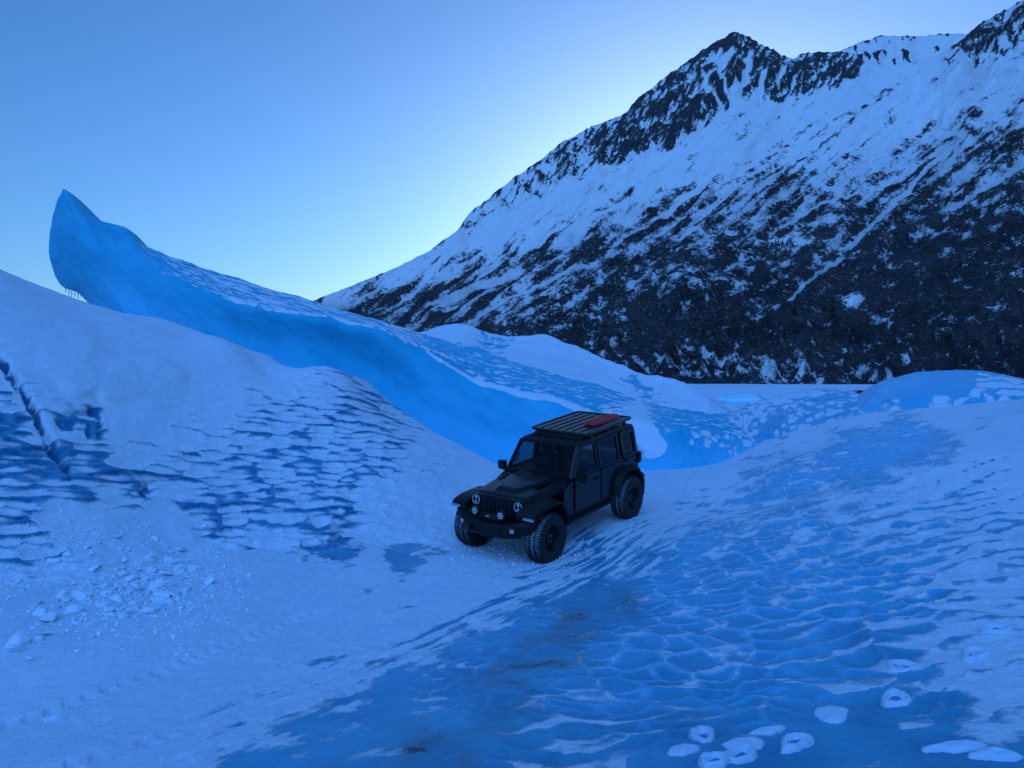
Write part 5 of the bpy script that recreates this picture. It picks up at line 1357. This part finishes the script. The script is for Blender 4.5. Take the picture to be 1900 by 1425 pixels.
for k, (px, py, ln, wd_, an, lab) in enumerate(prints):
    # find the ground under this direction
    Y = 3.2
    while Y < 16:
        p = at(px, py, Y)
        if p[2] <= gz(p[0], p[1]) + .005: break
        Y += .02
    n, rings = 30, 9
    rg = random.Random(300 + k)
    ph = [rg.uniform(0, 6.28) for _ in range(4)]
    hole = 0.0 if ('solid' in lab or 'flat' in lab or 'filled' in lab or 'smear' in lab) else .05
    twin = 'twin' in lab
    vs = []
    a0 = math.radians(an + 25)
    for r in range(rings):
        q = r / (rings - 1)
        for a in range(n):
            t_ = 2 * math.pi * a / n
            wobf = 1 + .10 * math.sin(2 * t_ + ph[0]) + .09 * math.sin(3 * t_ + ph[1]) + .03 * math.sin(7 * t_ + ph[2]) * q
            lx_, ly_ = ln * .56 * q * wobf * math.cos(t_), wd_ * .60 * q * wobf * math.sin(t_) * (1 + .18 * math.cos(t_))
            rim = .044 * math.exp(-((q - .70) / .21) ** 2) + .005 * (q < .7)
            z = (.036 * (1 - q ** 3) if not hole else rim) + .007 * math.sin(11 * lx_ / ln + ph[3]) * math.cos(9 * ly_ / wd_ + ph[1]) * (1 - q * q)
            if hole:
                hc = [(ln * .28, 0), (-ln * .25, 0)] if twin else [(-ln * .08, 0)]
                for hx1, hy1 in hc:
                    z -= (hole * .12) * math.exp(-(((lx_ - hx1) / (ln * .26)) ** 2 + ((ly_ - hy1) / (wd_ * .30)) ** 2))
            gx1 = p[0] + lx_ * math.cos(a0) - ly_ * math.sin(a0); gy1 = p[1] + lx_ * math.sin(a0) + ly_ * math.cos(a0)
            vs.append((gx1, gy1, gz(gx1, gy1) * .5 + gz(p[0], p[1]) * .5 + z + .010 - (.05 if q > .99 else 0)))
    fs = [(r * n + a, r * n + (a + 1) % n, (r + 1) * n + (a + 1) % n, (r + 1) * n + a) for r in range(rings - 1) for a in range(n)]
    vs = [(v[0] + rg.gauss(0, .006) * (k2 // n > 5), v[1] + rg.gauss(0, .006) * (k2 // n > 5), v[2]) for k2, v in enumerate(vs)]
    me = bpy.data.meshes.new('snow_footprint'); me.from_pydata(vs, [], fs)
    me.materials.append(M['snow']); me.materials.append(M['sole_ice'])
    if hole:
        for pl in me.polygons:
            if pl.index // n < 3: pl.material_index = 1
    for pl in me.polygons: pl.use_smooth = True
    tag(link('snow_footprint', me, M['snow']), lab, 'footprint', 'raised snow footprints on the ice')

# ------------------------------------------------------------------ rubble below the broken bank
def bz(x, y):
    i = int(np.clip(round((CX + F * x / y - bc[0]) / (bc[1] - bc[0])), 0, len(bc) - 1)); j = int(np.clip(np.searchsorted(br, y), 0, len(br) - 1))
    return float(B[i, j, 2]) if CX + F * x / y < bc[-1] and y > br[0] else -9.0


cm = [chunk_mesh('snow_chunk', 500 + k, .55, 12, True) for k in range(10)]
for me in cm: me.materials.append(M['chunk'])
rg = random.Random(5)
cnt = 0
while cnt < 260:
    px = rg.gauss(235, 95); py = rg.gauss(1085, 55)
    if px > 400 + (1060 - py) * .4 or px < 20 or py < 960 or py > 1230 or (py > 1100 + (400 - px) * .3): continue
    if 118 < cnt < 131: px, py = [(110, 1336), (95, 1340), (60, 1225), (460, 1070), (375, 1075), (350, 1085), (390, 1060), (70, 1190), (30, 1210), (300, 1110), (250, 1130), (330, 1060)][cnt - 119]
    Y = 5.0
    while Y < 18:
        p = at(px, py, Y)
        if p[2] <= max(gz(p[0], p[1]), bz(p[0], p[1])): break
        Y += .05
    s = min(.17, .035 + rg.expovariate(1 / .042)) * (1.15 if py > 1040 else .9)
    o = link('snow_chunk', cm[cnt % 10])
    o.location = (p[0], p[1], p[2] + s * .22); o.scale = (s, s * rg.uniform(.6, 1), s * rg.uniform(.6, 1)); o.rotation_euler = (rg.uniform(-.5, .5), rg.uniform(-.5, .5), rg.uniform(0, 6.3))
    tag(o, 'pale angular snow chunk in the rubble fan below the broken left bank', 'snow chunk', 'snow chunks fallen from the left bank')
    cnt += 1
crumb = MB()
proto = [chunk_mesh('crumb', 700 + k, .6, 8) for k in range(6)]
pv = [([v.co.copy() for v in m.vertices], [tuple(p.vertices) for p in m.polygons]) for m in proto]
for m in proto: bpy.data.meshes.remove(m)
for k in range(4200):
    if k % 5:
        px = rg.gauss(250, 120); py = rg.gauss(1070, 62)
        if px > 460 or px < -20 or py < 940 or py > 1260: continue
    else:
        px = rg.gauss(950, 75); py = rg.gauss(1018, 22)
        if not 830 < px < 1090: continue
    Y = 8.0
    while Y < 18:
        p = at(px, py, Y)
        if p[2] <= max(gz(p[0], p[1]), bz(p[0], p[1]) if px < 700 else -9): break
        Y += .08
    s = rg.uniform(.012, .045) if k % 5 else rg.uniform(.012, .038)
    e = Euler((rg.uniform(0, 6), rg.uniform(0, 6), rg.uniform(0, 6))).to_matrix() * s
    vv_, ff_ = pv[k % 6]
    crumb.add([e @ v + Vector(p) + Vector((0, 0, s * .3)) for v in vv_], ff_)
co_ = crumb.build('snow_crumbs', M['chunk'])
tag(co_, 'fine snow crumbs scattered over the rubble fan and round the car wheels', None, None, 'stuff')
